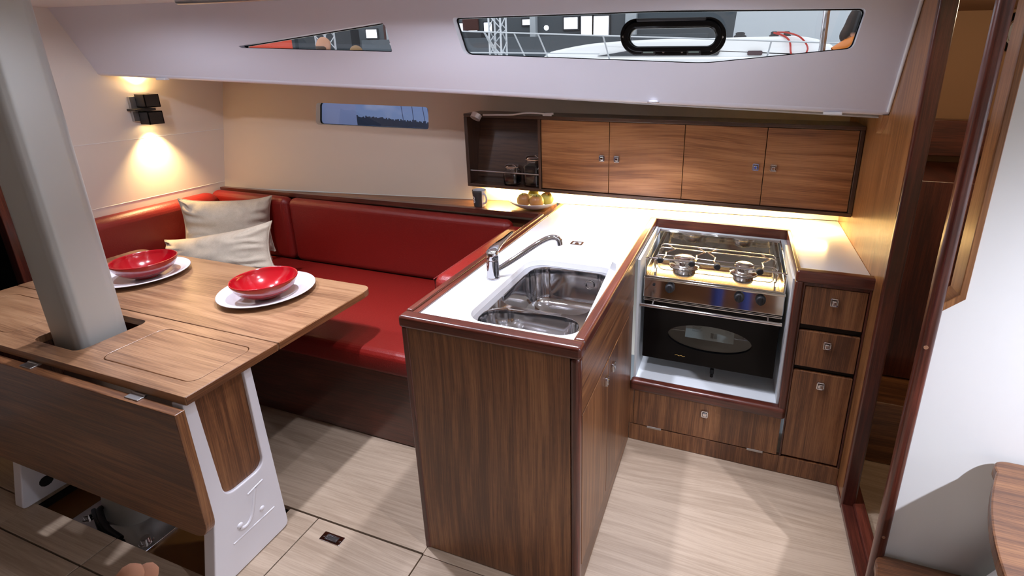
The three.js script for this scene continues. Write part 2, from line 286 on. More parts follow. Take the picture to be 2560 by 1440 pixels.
{ // what the doorway shows of the aft cabin
  const a = structure('wall_aft_cabin', 'tan hull lining of the dim aft cabin', 'wall');
  part('hull_lining', box(.56, 2.0, 1.0, 1.95, -2.96, -2.9, 0), M.tan, a);
  const b = thing('berth_locker', 'dark wooden locker and berth front in the dim aft cabin', 'locker');
  part('berth_front', box(.565, 1.95, 0, .31, -2.85, -2.135, .006), M.walnut, b, { grain: 'x' });
  part('locker_side', box(.565, 1.95, .32, 1.25, -2.88, -2.35, .004), M.mahog, b, { grain: 'y' });
  part('shelf', box(.565, 1.95, 1.29, 1.46, -2.895, -2.80, .004), M.mahog, b, { grain: 'x' });
  part('hinge', box(.63, .65, .925, .95, -2.352, -2.342, .003), M.chrome, b); part('hinge', box(.63, .65, .985, 1.01, -2.352, -2.342, .003), M.chrome, b); seat(b, 1.2, 0, -2.5);
}

// ================================================================ LAMPS
function downlight(x, z, cd, col, cone, soft, where) {
  const t = thing('ceiling_light', 'small round chrome-rimmed ceiling downlight ' + where, 'light', 'ceiling downlights');
  part('rim', lathe([[.022, 0], [.034, 0], [.036, -.004], [.034, -.007], [.024, -.006], [.022, 0]], x, CEIL, z, 28), M.chrome, t);
  part('lens', lathe([[0, -.003], [.0225, -.003]], x, CEIL, z, 24), S({ color: 0xffffff, emissive: col, emissiveIntensity: 60 }), t);
  const l = new THREE.SpotLight(col, cd, 0, cone, soft, 2); l.position.set(x, CEIL - .012, z); l.target.position.set(x, 0, z); l.castShadow = true; l.shadow.radius = 1.1; t.add(l, l.target);
  seat(t, x, CEIL, z); l.target.position.set(0, -CEIL, 0);
}
const ABOVE = ['above the plate partly hidden by the mast', 'above the free end of the dining table', 'above the sink', 'above the stove', 'above the mast hole of the table', 'above the seat end beside the island', 'above the galley floor', 'above the companionway steps'];
DOWNLIGHTS.forEach((d, i) => downlight(...d, ABOVE[i]));
{ // wall lamp on the forward bulkhead: two square tubes around a middle plate, light up and down
  const t = thing('wall_lamp', 'dark bronze up-and-down wall lamp on the forward bulkhead', 'lamp');
  const X0 = XB + .018, X1 = XB + .095, Z0 = -2.035, Z1 = -1.955;
  part('back_plate', box(XB + .001, XB + .02, 1.40, 1.54, -2.03, -1.925, .002), M.brushed, t);
  part('middle_plate', box(XB + .01, X1 - .012, 1.461, 1.473, -2.012, -1.905, .002), M.sconce, t);
  for (const [y0, y1, s] of [[1.478, 1.552, 1], [1.382, 1.456, -1]]) {
    const w = .006, sh = part('shade', join(box(X0, X1, y0, y1, Z0, Z0 + w, .001, 1), box(X0, X1, y0, y1, Z1 - w, Z1, .001, 1), box(X0, X0 + w, y0, y1, Z0, Z1, .001, 1), box(X1 - w, X1, y0, y1, Z0, Z1, .001, 1), s > 0 ? box(X0, X1, y0, y0 + w, Z0, Z1, .001, 1) : box(X0, X1, y1 - w, y1, Z0, Z1, .001, 1)), M.sconce, t);
    const yb = s > 0 ? y1 - .012 : y0 + .012;
    part('lens', box(X0 + w, X1 - w, yb - .002, yb + .002, Z0 + w, Z1 - w, .0005, 1), S({ color: 0xffffff, emissive: WARM, emissiveIntensity: 60 }), sh);
    const l = new THREE.SpotLight(WARM, 15, 0, .78, .95, 2); l.position.set((X0 + X1) / 2, yb + s * .006, (Z0 + Z1) / 2); l.target.position.set((X0 + X1) / 2 - .02, yb + s, (Z0 + Z1) / 2); l.castShadow = true; l.shadow.radius = 1; t.add(l, l.target);
  }
  seat(t, XB, 1.467, -1.99);
}

// ================================================================ SETTEE
{
  const b = thing('settee_base', 'dark wooden base under the red corner settee', 'seat base');
  part('front_board', box(-3.32, -.975, .005, .385, -1.585, -1.557, .003), M.mahog, b, { grain: 'x', ov: .3 });  // dark wood, its tone deepened further for the shade by the table
  part('seat_board', box(-3.32, -.975, .36, .384, -2.36, -1.59, .002), M.walnut, b, { grain: 'x' });
  part('back_board', box(-3.32, -.975, .36, .895, -2.385, -2.372, .002), M.walnut, b, { grain: 'x' });
  part('side_board', box(-3.32, -3.30, .01, .35, -2.36, -1.0, .002), M.walnut, b, { grain: 'z' }); seat(b, -2.1, 0, -1.9);
}
// upholstered block: rounded box with softly swollen faces and a stitched seam
function cushion(name, label, x0, x1, y0, y1, z0, z1, r, puff, seamAxis, seamed) {
  const w = x1 - x0, h = y1 - y0, d = z1 - z0, g = new RoundedBoxGeometry(w, h, d, 8, r), p = g.attributes.position;
  const box2 = new THREE.BoxGeometry(1, 1, 1);
  const q = V(); for (let i = 0; i < p.count; i++) { q.fromBufferAttribute(p, i); const u = q.x / w * 2, v = q.y / h * 2, t = q.z / d * 2; q.x += puff * u * (1 - v * v) * (1 - t * t) * .8; q.y += puff * v * (1 - u * u) * (1 - t * t); q.z += puff * t * (1 - u * u) * (1 - v * v); p.setXYZ(i, q.x, q.y, q.z); }
  g.computeVertexNormals(); const m = toCreasedNormals(g, 1.2); m.translate((x0 + x1) / 2, (y0 + y1) / 2, (z0 + z1) / 2);
  const t = thing(name, label, 'cushion'); part('cover', m, M.red, t, { grain: 'x' });
  const e = r * .62, loops = [];
  if (seamAxis === 'y') loops.push(rrRing((x0 + x1) / 2, (z0 + z1) / 2, w / 2 - e * .45, d / 2 - e * .45, r * .8, y1 - e * .42, 4));
  if (seamAxis === 'z') { const R = rrRing((x0 + x1) / 2, (y0 + y1) / 2, w / 2 - e * .45, h / 2 - e * .45, r * .8, 0, 4); loops.push(R.map((v) => V(v.x, v.z, z1 - e * .42))); }
  if (seamAxis === 'x') { const R = rrRing((y0 + y1) / 2, (z0 + z1) / 2, h / 2 - e * .45, d / 2 - e * .45, r * .8, 0, 4); loops.push(R.map((v) => V(x1 - e * .42, v.x, v.z))); }
  if (seamAxis === '-x') { const R = rrRing((y0 + y1) / 2, (z0 + z1) / 2, h / 2 - e * .45, d / 2 - e * .45, r * .8, 0, 4); loops.push(R.map((v) => V(x0 + e * .42, v.x, v.z))); }
  if (seamed) for (const L of loops) part('seam', tube(L, .0022, { closed: true, seg: L.length * 3, rad: 5 }), M.red, t);
  return seat(t, (x0 + x1) / 2, y0, (z0 + z1) / 2);
}
cushion('seat_cushion', 'long flat red leather seat cushion of the settee', -3.19, -.985, .388, .503, -2.29, -1.525, .035, .006, 'y');
cushion('back_cushion', 'long red leather back cushion under the hull window', -2.652, -1.118, .50, .91, -2.338, -2.255, .0395, .012, 'z');
cushion('back_cushion', 'short red leather back cushion in the corner behind the pillows', -3.318, -2.668, .50, .91, -2.338, -2.255, .0395, .010, 'z');
cushion('back_cushion', 'red leather back cushion against the cream forward bulkhead', -3.322, -3.195, .50, .915, -2.25, -1.36, .06, .010, 'x');
cushion('back_cushion', 'red leather end cushion against the sink island', -1.11, -.978, .50, .905, -2.25, -1.53, .04, .008, '-x', true);
{ // wooden shelf with raised edge between the settee back and the hull
  const t = thing('side_shelf', 'dark wooden shelf with raised edge behind the settee back', 'shelf');
  const yS = (x) => .905 + (x + 3.32) * (.037 / 2.36), zf = (x) => -2.352 + (x + 3.32) * .012;
  const ring = (x, d0, d1, h0, h1) => [V(x, yS(x) + h0, zf(x) + d0), V(x, yS(x) + h1, zf(x) + d0), V(x, yS(x) + h1, zf(x) + d1), V(x, yS(x) + h0, zf(x) + d1)];
  part('raised_edge', toCreasedNormals(loft([-3.322, -2.4, -1.6, -.972].map((x) => ring(x, -.018, .012, -.012, .014)), { cap0: true, cap1: true, flip: true }), .5), M.mahog, t, { grain: 'x' });
  part('shelf_board', toCreasedNormals(loft([-3.322, -2.4, -1.6, -.972].map((x) => { const zb = Math.min(hz(x, yS(x)) + .001, zf(x) - .02); return [V(x, yS(x) - .02, zf(x) - .018), V(x, yS(x), zf(x) - .018), V(x, yS(x), zb), V(x, yS(x) - .02, zb)]; }), { cap0: true, cap1: true, flip: true }), .5), M.walnut, t, { grain: 'x' });
  seat(t, -2.1, .9, -2.4);
}
function pillow(name, label, w, h, t, c, xd, yd, seed) {   // xd, yd: directions of its long and short edge
  const n = 40, N = noise2(seed, 12, 12), g0 = [], X = V(...xd).normalize(), Y = V(...yd); Y.addScaledVector(X, -Y.dot(X)).normalize(); const Z = X.clone().cross(Y);
  const prof = (u, v) => { const a = Math.pow(Math.max(0, 1 - Math.pow(Math.abs(u), 3.2)), .55) * Math.pow(Math.max(0, 1 - Math.pow(Math.abs(v), 3.2)), .55); const rim = Math.max(Math.abs(u), Math.abs(v)); const crease = Math.sin((Math.abs(u) > Math.abs(v) ? v : u) * 17 + N(u * 3 + 3, v * 3 + 3) * 5) * .16 * Math.pow(rim, 3) * (1 - Math.pow(rim, 10)); return t / 2 * (a * (1 + .16 * (N(u * 2.5 + 5, v * 2.5 + 5) - .5)) + crease * 1.1); };
  const at = (u, v, s) => { const x = w / 2 * u * (1 - .10 * (1 - v * v)), y = h / 2 * v * (1 - .15 * (1 - Math.pow(Math.abs(u), 3))); return V(...c).addScaledVector(X, x).addScaledVector(Y, y).addScaledVector(Z, s * prof(u, v)); };
  const pos = [], idx = [], uv = [];
  for (const s of [1, -1]) { const b = pos.length / 3; for (let j = 0; j <= n; j++) for (let i = 0; i <= n; i++) { const u = Math.sin((i / n - .5) * Math.PI), v = Math.sin((j / n - .5) * Math.PI), p = at(u, v, s); pos.push(p.x, p.y, p.z); uv.push(u * w / 2, v * h / 2); } for (let j = 0; j < n; j++) for (let i = 0; i < n; i++) { const a = b + j * (n + 1) + i, d = a + n + 1; s > 0 ? idx.push(a, a + 1, d, a + 1, d + 1, d) : idx.push(a, d, a + 1, a + 1, d, d + 1); } }
  const g = new THREE.BufferGeometry(); g.setAttribute('position', new THREE.Float32BufferAttribute(pos, 3)); g.setAttribute('uv', new THREE.Float32BufferAttribute(uv, 2)); g.setIndex(idx); g.computeVertexNormals();
  const o = thing(name, label, 'pillow'); part('cover', g, M.linen, o);
  const L = []; for (let k = 0; k < 40; k++) L.push(at(-1 + k / 20, -1, 0)); for (let k = 0; k < 28; k++) L.push(at(1, -1 + k / 14, 0)); for (let k = 0; k < 40; k++) L.push(at(1 - k / 20, 1, 0)); for (let k = 0; k < 28; k++) L.push(at(-1, 1 - k / 14, 0));
  part('piping', tube(L, .0035, { closed: true, seg: 260, rad: 6 }), M.linen, o); return seat(o, c[0], c[1] - h / 2, c[2]);
}
pillow('throw_pillow', 'beige linen pillow standing upright in the settee corner', .47, .36, .19, [-2.925, .765, -2.065], [.29, -.035, -.30], [-.06, 1, -.06], 3);
pillow('throw_pillow', 'pale linen pillow lying tilted in front of the upright beige one', .74, .29, .17, [-2.78, .660, -1.870], [.95, .20, -.18], [-.19, .9, -.30], 7);

// ================================================================ MAST
{
  const t = thing('mast', 'thick brushed aluminium mast passing through the table', 'mast'), cx = -2.255, cz0 = -.993;
  part('mast_tube', toCreasedNormals(loft([-.055, .3, .7, 1.1, 1.5, CEIL].map((y) => rrRing(cx, cz0, .092, .080, .040, y, 8)), { cap0: true, cap1: true, flip: true }), .4), M.alu, t);
  part('mast_foot', loft([[-.06, .125], [-.045, .125], [-.02, .112], [.03, .106], [.12, .100]].map(([y, r]) => rrRing(cx, cz0, r + .006, r - .008, r * .62, y, 8)), { cap1: true, flip: true }), M.alu, t);
  part('base_plate', box(-2.42, -1.98, -.063, -.05, -1.12, -.83, .003), M.steel, t);
  for (const [x, z] of [[-2.37, -.865], [-2.03, -.865], [-2.37, -1.08], [-2.03, -1.08]]) part('bolt', join(new THREE.CylinderGeometry(.016, .016, .016, 6).translate(x, -.042, z), new THREE.CylinderGeometry(.024, .024, .004, 20).translate(x, -.048, z)), M.chrome, t);
  part('cable_bundle', join(tube([[-2.34, -.03, -.90], [-2.29, .0, -.87], [-2.22, -.03, -.845], [-2.12, -.04, -.835]], .011), tube([[-2.36, -.03, -.88], [-2.29, -.015, -.855], [-2.2, -.04, -.835]], .008)), M.blackMatt, t); seat(t, cx, -.06, cz0);
}

// ================================================================ DINING TABLE
{
  const t = thing('dining_table', 'walnut drop-leaf saloon table built around the mast', 'table'), T = .75, B = .72;
  const s = rpoly([[-3.052, -1.147], [-1.508, -1.147], [-1.508, -.826, .004], [-3.052, -.826, .004]]);
  s.holes.push(rrPath(-2.382, -2.122, -1.112, -.885, .03, THREE.Path), rrPath(-2.004, -1.558, -1.097, -.883, .035, THREE.Path), rrPath(-2.96, -2.512, -1.097, -.883, .035, THREE.Path));
  part('tabletop', extr(s, B, T, 'y', .0015), M.litTableWood, t, { grain: 'x' });
  part('tabletop_leaf', extr(rpoly([[-3.055, -1.65, .05], [-1.510, -1.65, .055], [-1.510, -1.151, .002], [-3.055, -1.151, .002]]), B, T, 'y', .002), M.litTableWood, t, { grain: 'x' });
  for (const [x0, x1] of [[-2.0015, -1.5605], [-2.9575, -2.5145]]) part('hatch_lid', extr(rrPath(x0, x1, -1.0945, -.8855, .033), B + .004, T - .0002, 'y', .002), M.litTableWood, t, { grain: 'x' });
  for (const [x0, x1] of [[-2.03, -1.59], [-2.98, -2.5]]) part('bin', box(x0, x1, .690, .7185, -1.105, -.875, .002), M.dark, t);
  const leaf = part('drop_leaf', extr(rpoly([[-3.06, .238, .06], [-1.497, .238, .075], [-1.503, .716, .003], [-3.06, .716, .003]]), -.816, -.786, 'z', .003), M.walnut, t, { grain: 'x', ov: .35 });
  for (const x of [-2.245, -1.71, -2.79]) part('hinge', join(box(x - .03, x + .03, .716, .7195, -.83, -.796, .001, 1), rod([x - .03, .7185, -.821], [x + .03, .7185, -.821], .004)), M.brushed, leaf);
  for (const [z0, z1] of [[-1.145, -.828], [-1.592, -1.153]]) part('edge_shade_band', box(-1.5095, -1.5062, .7215, .7485, z0, z1, .001, 1), M.walnut, t, { grain: 'z' });  // dark lipping; the shade of the vertical edge is put into its tone
  // end supports: white slabs with a U-shaped walnut inset
  for (const [xf, emblem] of [[-1.522, true], [-2.578, false]]) {
    const sh = rpoly([[-1.064, .003, .025], [-.772, .003, .02], [-.8205, .25], [-.823, .719], [-.8585, .719], [-.874, .318, .045], [-1.020, .318, .045], [-1.020, .719], [-1.048, .719]]);
    const leg = part('leg_panel', extr(sh, xf - .05, xf, 'x', .004), M.legWhite, t, { label: 'white moulded end support' });
    part('inset', extr(rpoly([[-1.028, .308], [-.866, .308], [-.850, .716], [-1.028, .716]]), xf - .04, xf - .012, 'x', 0), M.walnut, leg, { grain: 'y', label: 'walnut inset in the white support' });
    if (emblem) {
      const q = (u, v) => [xf, .163 + v, -.925 - u], flat = (g) => { const p = g.attributes.position; for (let i = 0; i < p.count; i++) p.setX(i, xf + (p.getX(i) - xf) * .55); g.computeVertexNormals(); return g; };
      const stem = tube([q(.046, .103), q(.036, .07), q(.026, .036), q(.015, .008), q(-.002, -.008), q(-.020, -.008), q(-.031, .002)], .0068, { seg: 50, rad: 10 }), ball = new THREE.SphereGeometry(.0105, 18, 12).translate(...q(-.029, .012)), dot = new THREE.SphereGeometry(.0095, 18, 12).translate(...q(.054, .002)), serif = tube([q(.018, .100), q(.046, .105), q(.078, .109)], .0038, { seg: 16 }), line = rod(q(-.062, -.036), q(.098, -.036), .0034);
      part('emblem', join([stem, ball, dot, serif, line].map(flat)), M.legWhite, leg, { label: 'raised slanting letter J with a dot and underline' });
    } else part('grommet', rod([xf, .07, -.86], [xf + .004, .07, -.86], .022), M.blackMatt, leg);
  }
  seat(t, -2.25, 0, -1.2);
}
// crockery
function plateAt(x, z, label) {
  const o = thing('dinner_plate', label, 'plate', 'white plates on the table');
  part('dish', lathe(smooth([[0, .010], [.06, .010], [.115, .011], [.13, .016], [.165, .023], [.187, .027], [.1895, .0255], [.186, .0225], [.15, .015], [.118, .005], [.11, .0012], [.10, .0012], [.098, .004], [0, .004]], 70), 0, 0, 0, 72), M.china, o); o.position.set(x, .7505, z); return o;
}
plateAt(-1.895, -1.447, 'white plate under the red bowl standing clear of the mast');
plateAt(-2.625, -1.40, 'white plate under the red bowl partly hidden by the mast');
function bowlAt(x, z, label) {
  const o = thing('bowl', label, 'bowl', 'red bowls on the plates');
  part('bowl_body', lathe(smooth([[0, .008], [.03, .008], [.06, .015], [.095, .040], [.116, .068], [.1235, .088], [.1255, .0885], [.1265, .087], [.1225, .070], [.102, .038], [.065, .014], [.05, .0085], [.046, .0005], [.041, .0005], [.04, .003], [0, .003]], 80), 0, 0, 0, 80), M.redGlaze, o); o.position.set(x, .7615, z); return o;
}
bowlAt(-1.853, -1.408, 'glossy red bowl on the plate that stands clear of the mast');
bowlAt(-2.572, -1.392, 'glossy red bowl on the plate partly hidden by the mast');

// ================================================================ GALLEY
function knobGeo() {   // square push-button catch, front towards +z, centre at origin
  const s = rrPath(-.0135, .0135, -.0155, .0155, .006); s.holes.push(rrPath(-.0085, .0085, -.010, .010, .004, THREE.Path));
  const f = new THREE.ExtrudeGeometry(s, { depth: .005, bevelEnabled: true, bevelSize: .002, bevelThickness: .002, bevelSegments: 3, bevelOffset: -.002, curveSegments: 6 }); f.translate(0, 0, .002);
  const b = new RoundedBoxGeometry(.017, .018, .010, 3, .0045); b.translate(0, -.001, .006); return join(f, b);
}
const KNOB = knobGeo();
function knob(x, y, z, parent, side) { const k = part('knob', KNOB, M.chrome, parent); k.position.set(x, y, z); if (side === 'x') k.rotation.y = Math.PI / 2; k.scale.setScalar(1.12); return k; }

{ // island cabinet under the sink
  const c = thing('sink_cabinet', 'walnut sink cabinet of the galley island with mahogany corner posts', 'cabinet');
  part('end_panel', box(-.942, -.397, .004, .914, -1.175, -1.153, .001), M.walnut, c, { grain: 'y', ou: .1 });
  part('corner_post', box(-.963, -.941, 0, .914, -1.20, -1.150, .006), M.mahog, c, { grain: 'y' });
  part('corner_post', box(-.398, -.367, 0, .914, -1.185, -1.150, .014, 4), M.mahog, c, { grain: 'y' });
  part('side_panel', box(-.963, -.945, 0, .914, -2.36, -1.20, .001), M.walnut, c, { grain: 'y' });
  part('base_rail', box(-.40, -.372, .002, .104, -1.935, -1.185, .001), M.walnut, c, { grain: 'z' });
  part('fascia', box(-.39, -.370, .704, .914, -1.935, -1.186, .0015), M.walnut, c, { grain: 'z', ou: .7 });
  part('side_stile', box(-.39, -.3715, .104, .70, -1.935, -1.838, .0015), M.walnut, c, { grain: 'y', ou: .2 });
  for (const [z0, z1, kz, y] of [[-1.4965, -1.187, -1.462, .637], [-1.836, -1.5, -1.553, .637]]) { const d = part('door', box(-.388, -.369, .107, .699, z0, z1, .0018), M.walnut, c, { grain: 'y', ou: z0 }); knob(-.369, y, kz, d, 'x'); }
  part('carcass', join(box(-.94, -.40, .002, .02, -2.36, -1.18, 0), box(-.94, -.92, .02, .70, -2.36, -1.18, 0)), M.dark, c); seat(c, -.66, 0, -1.6);
}
{ // one continuous white worktop with mahogany edges
  const t = thing('worktop', 'white laminate galley worktop with raised mahogany edging', 'worktop'), Y0 = .915, Y1 = .94;
  const s = poly([[-.926, -1.186], [-.398, -1.186], [-.398, -2.442], [.274, -2.442], [.274, -1.966], [.524, -1.966], [.524, hz(.524, .93) + .002], [-.926, hz(-.926, .93) + .002]]);
  s.holes.push(rrPath(-.775, -.400 + .002, -1.758, -1.214, [.075, .075, .07, .07], THREE.Path));
  s.holes.push(rrPath(-.802, -.452, -2.36, -1.93, .03, THREE.Path));
  part('laminate', extr(s, Y0, Y1, 'y', .0008, 16), M.white, t);
  const lid = part('locker_lid', extr(rrPath(-.8002, -.4538, -2.3582, -1.9318, .028), Y0 + .002, Y1 - .0002, 'y', .0012), M.white, t);
  const fr = rrPath(-.028, .028, -.022, .022, .006); fr.holes.push(rrPath(-.019, .019, -.014, .014, .004, THREE.Path));
  const lt = part('latch', join(extr(fr, 0, .003, 'y', .001), box(-.019, .019, -.002, -.0005, -.014, .014, .0005, 1), new THREE.CylinderGeometry(.009, .011, .004, 20).translate(0, .001, .002)), M.chrome, lid); lt.position.set(-.648, Y1, -1.985);
  const edge = (n, g, gr) => part(n, g, M.mahog, t, { grain: gr });
  edge('edging', box(-.967, -.362, .912, .954, -1.190, -1.143, .011, 4), 'x');
  edge('edging', box(-.400, -.362, .912, .954, -2.465, -1.186, .011, 4), 'z');
  edge('edging', join(box(-.967, -.944, .912, .956, -2.33, -1.186, .007, 3), box(-.946, -.925, .912, .948, -2.33, -1.186, .004, 2)), 'z');
  edge('edging', box(-.946, -.925, .915, .9445, hz(-.93, .93) + .003, -2.331, .003), 'z');
  edge('edging', box(-.366, .276, .905, .954, -2.466, -2.440, .004), 'x');
  edge('edging', box(.260, .276, .90, .954, -2.44, -1.96, .004), 'z');
  edge('edging', box(.258, .536, .905, .954, -1.972, -1.928, .011, 4), 'x');
  seat(t, -.2, .94, -2.0);
}
{ // steel one-and-a-half bowl sink
  const k = thing('sink', 'polished steel sink with a large and a small basin', 'sink'), yr = .9335;
  const flange = poly([[-.80, -1.78], [-.37, -1.78], [-.37, -1.19], [-.80, -1.19]]);
  const big = [-.585, -1.566, .163, .180], small = [-.590, -1.298, .168, .072];
  flange.holes.push(rrPath(big[0] - big[2], big[0] + big[2], big[1] - big[3], big[1] + big[3], .065, THREE.Path), rrPath(small[0] - small[2], small[0] + small[2], small[1] - small[3], small[1] + small[3], .068, THREE.Path));
  part('rim', extr(flange, yr - .0195, yr - .0185, 'y', 0, 18), M.steel, k);
  for (const [nm, [cx, z, hx, hzz], dep, r, dx, dzz] of [['large_basin', big, .155, .065, .06, -.06], ['small_basin', small, .115, .068, .09, 0]]) {
    const y = yr - .0185, rings = [];
    rings.push(rrRing(cx, z, hx + .004, hzz + .004, r + .002, y, 14), rrRing(cx, z, hx, hzz, r, y - .003, 14));
    for (const [f, ins] of [[.2, .001], [.5, .003], [.75, .006]]) rings.push(rrRing(cx, z, hx - ins, hzz - ins, r, y - dep * f, 14));
    for (let q = 1; q <= 6; q++) { const a = q / 6 * Math.PI / 2, R = .035; rings.push(rrRing(cx, z, hx - .007 - R * (1 - Math.cos(a)), hzz - .007 - R * (1 - Math.cos(a)), Math.max(.012, r - .007 - R * (1 - Math.cos(a)) * .6), y - dep + R - R * Math.sin(a), 14)); }
    rings.push(rrRing(cx + dx * .3, z + dzz * .3, hx * .5, hzz * .5, r * .4, y - dep - .002, 14), rrRing(cx + dx, z + dzz, .03, .03, .03, y - dep - .004, 14));
    const b = part(nm, loft(rings, { cap1: true }), M.steel, k);
    part('drain', lathe([[0, .001], [.014, .001], [.016, .004], [.030, .005], [.033, .002]], cx + dx, y - dep - .004, z + dzz, 28), M.chrome, b);
  }
  part('overflow', new THREE.TorusGeometry(.017, .0035, 8, 26).translate(-.515, .862, -1.739), M.steel, k);
  seat(k, -.585, .76, -1.48);
}
{ // single-lever mixer
  const t = thing('mixer_tap', 'chrome single-lever kitchen tap beside the sink', 'tap'), x = -.828, z = -1.525, y = .9405;
  part('body', lathe(smooth([[0, 0], [.0245, 0], [.0255, .003], [.0245, .006], [.0235, .02], [.0235, .072], [.0238, .0745], [.0228, .077], [.0235, .079], [.0235, .098], [.021, .106], [.012, .111], [0, .112]], 60), x, y, z, 40), M.chrome, t);
  const lv = []; for (const [d, h, w, th] of [[.012, .104, .021, .010], [-.02, .112, .021, .012], [-.06, .118, .016, .008], [-.11, .121, .011, .005], [-.165, .126, .009, .0045], [-.178, .127, .004, .002]]) { const r = []; for (let k = 0; k < 16; k++) { const a = k / 16 * Math.PI * 2; r.push(V(x + w * Math.cos(a), y + h + th * Math.sin(a), z + d)); } lv.push(r); }
  part('lever', loft(lv, { cap0: true, cap1: true }), M.chrome, t);
  part('spout', tube([[x + .012, y + .03, z - .012], [x + .06, y + .062, z - .045], [x + .13, y + .112, z - .09], [x + .165, y + .133, z - .112], [x + .188, y + .140, z - .126], [x + .206, y + .135, z - .138], [x + .213, y + .120, z - .142]], .0105, { seg: 50, rad: 16 }), M.chrome, t);
  part('aerator', rod([x + .211, y + .128, z - .141], [x + .2145, y + .108, z - .143], .0125, .0118, 20), M.chrome, t);
  seat(t, x, y, z);
}
const FZ = -1.935;
{ // cabinet below and beside the stove
  const c = thing('stove_cabinet', 'low walnut cabinet with one wide drop front under the stove', 'cabinet');
  part('plinth', box(-.370, .2885, .002, .087, FZ - .022, FZ, .001), M.walnut, c, { grain: 'y', ou: .25 });
  const d = part('drop_front', box(-.352, .278, .092, .277, FZ - .02, FZ + .001, .002), M.walnut, c, { grain: 'y', ou: .6, ov: .3 }); knob(-.033, .226, FZ + .001, d);
  for (const x of [-.253, .190]) part('hinge', box(x - .033, x + .033, .084, .094, FZ - .004, FZ + .0035, .001, 1), M.brushed, d);
  part('stile', box(-.372, -.354, .09, .29, FZ - .02, FZ - .001, .001), M.walnut, c, { grain: 'y' });
  part('front_rail', box(-.372, .290, .278, .332, FZ - .03, FZ + .016, .016, 4), M.mahog, c, { grain: 'x' });
  part('upright', box(.258, .290, .278, .91, FZ - .03, FZ + .006, .008, 3), M.mahog, c, { grain: 'y' });
  part('recess_lining', join(box(-.362, .262, .312, .328, -2.44, FZ - .028, .001, 1), box(-.362, .262, .312, .905, -2.446, -2.436, .001, 1), box(-.363, -.352, .312, .91, -2.44, FZ - .022, .001, 1), box(.252, .262, .312, .905, -2.44, FZ - .028, .001, 1)), M.liner, c, { label: 'pale grey lining of the stove recess' });
  part('catch', join(rod([-.02, .328, -2.07], [-.02, .343, -2.07], .007), box(-.029, -.011, .343, .372, -2.077, -2.063, .005)), M.blackMatt, c); seat(c, -.05, 0, -2.2);
  const w = thing('drawer_cabinet', 'narrow walnut cabinet with two drawers and a door beside the stove', 'cabinet');
  for (const [y0, y1, ky, n] of [[.727, .890, .838, 'drawer'], [.540, .700, .650, 'drawer'], [.096, .518, .467, 'door']]) { const q = part(n, box(.297, .515, y0, y1, FZ - .02, FZ - .004, .003), M.walnut, w, { grain: 'y', ou: y0 * 2, ov: .1 }); knob(.404, ky, FZ - .004, q); }
  part('front_frame', join(box(.290, .296, .09, .905, FZ - .022, FZ - .001, .001), box(.517, .524, .09, .905, FZ - .022, FZ - .001, .001), box(.296, .517, .892, .907, FZ - .022, FZ - .006, .001)), M.mahog, w, { grain: 'y' });
  part('gap_filler_board', box(.2965, .5165, .095, .9, FZ - .034, FZ - .0305, 0), M.dark, w);  // dark board added so no light shows through the drawer gaps
  for (const [a, b] of [[.703, .724], [.521, .537]]) part('drawer_gap', box(.296, .517, a, b, FZ - .03, FZ - .018, .001), M.dark, w);
  part('plinth', box(.2895, .524, .002, .087, FZ - .022, FZ, .001), M.walnut, w, { grain: 'y', ou: .55 });
  part('carcass', join(box(.292, .300, .09, .905, -2.43, FZ - .03, 0), box(.515, .523, .09, .905, -2.43, FZ - .03, 0), box(.30, .515, .09, .10, -2.43, FZ - .03, 0)), M.walnut, w, { grain: 'y' }); seat(w, .4, .09, -2.2);
}
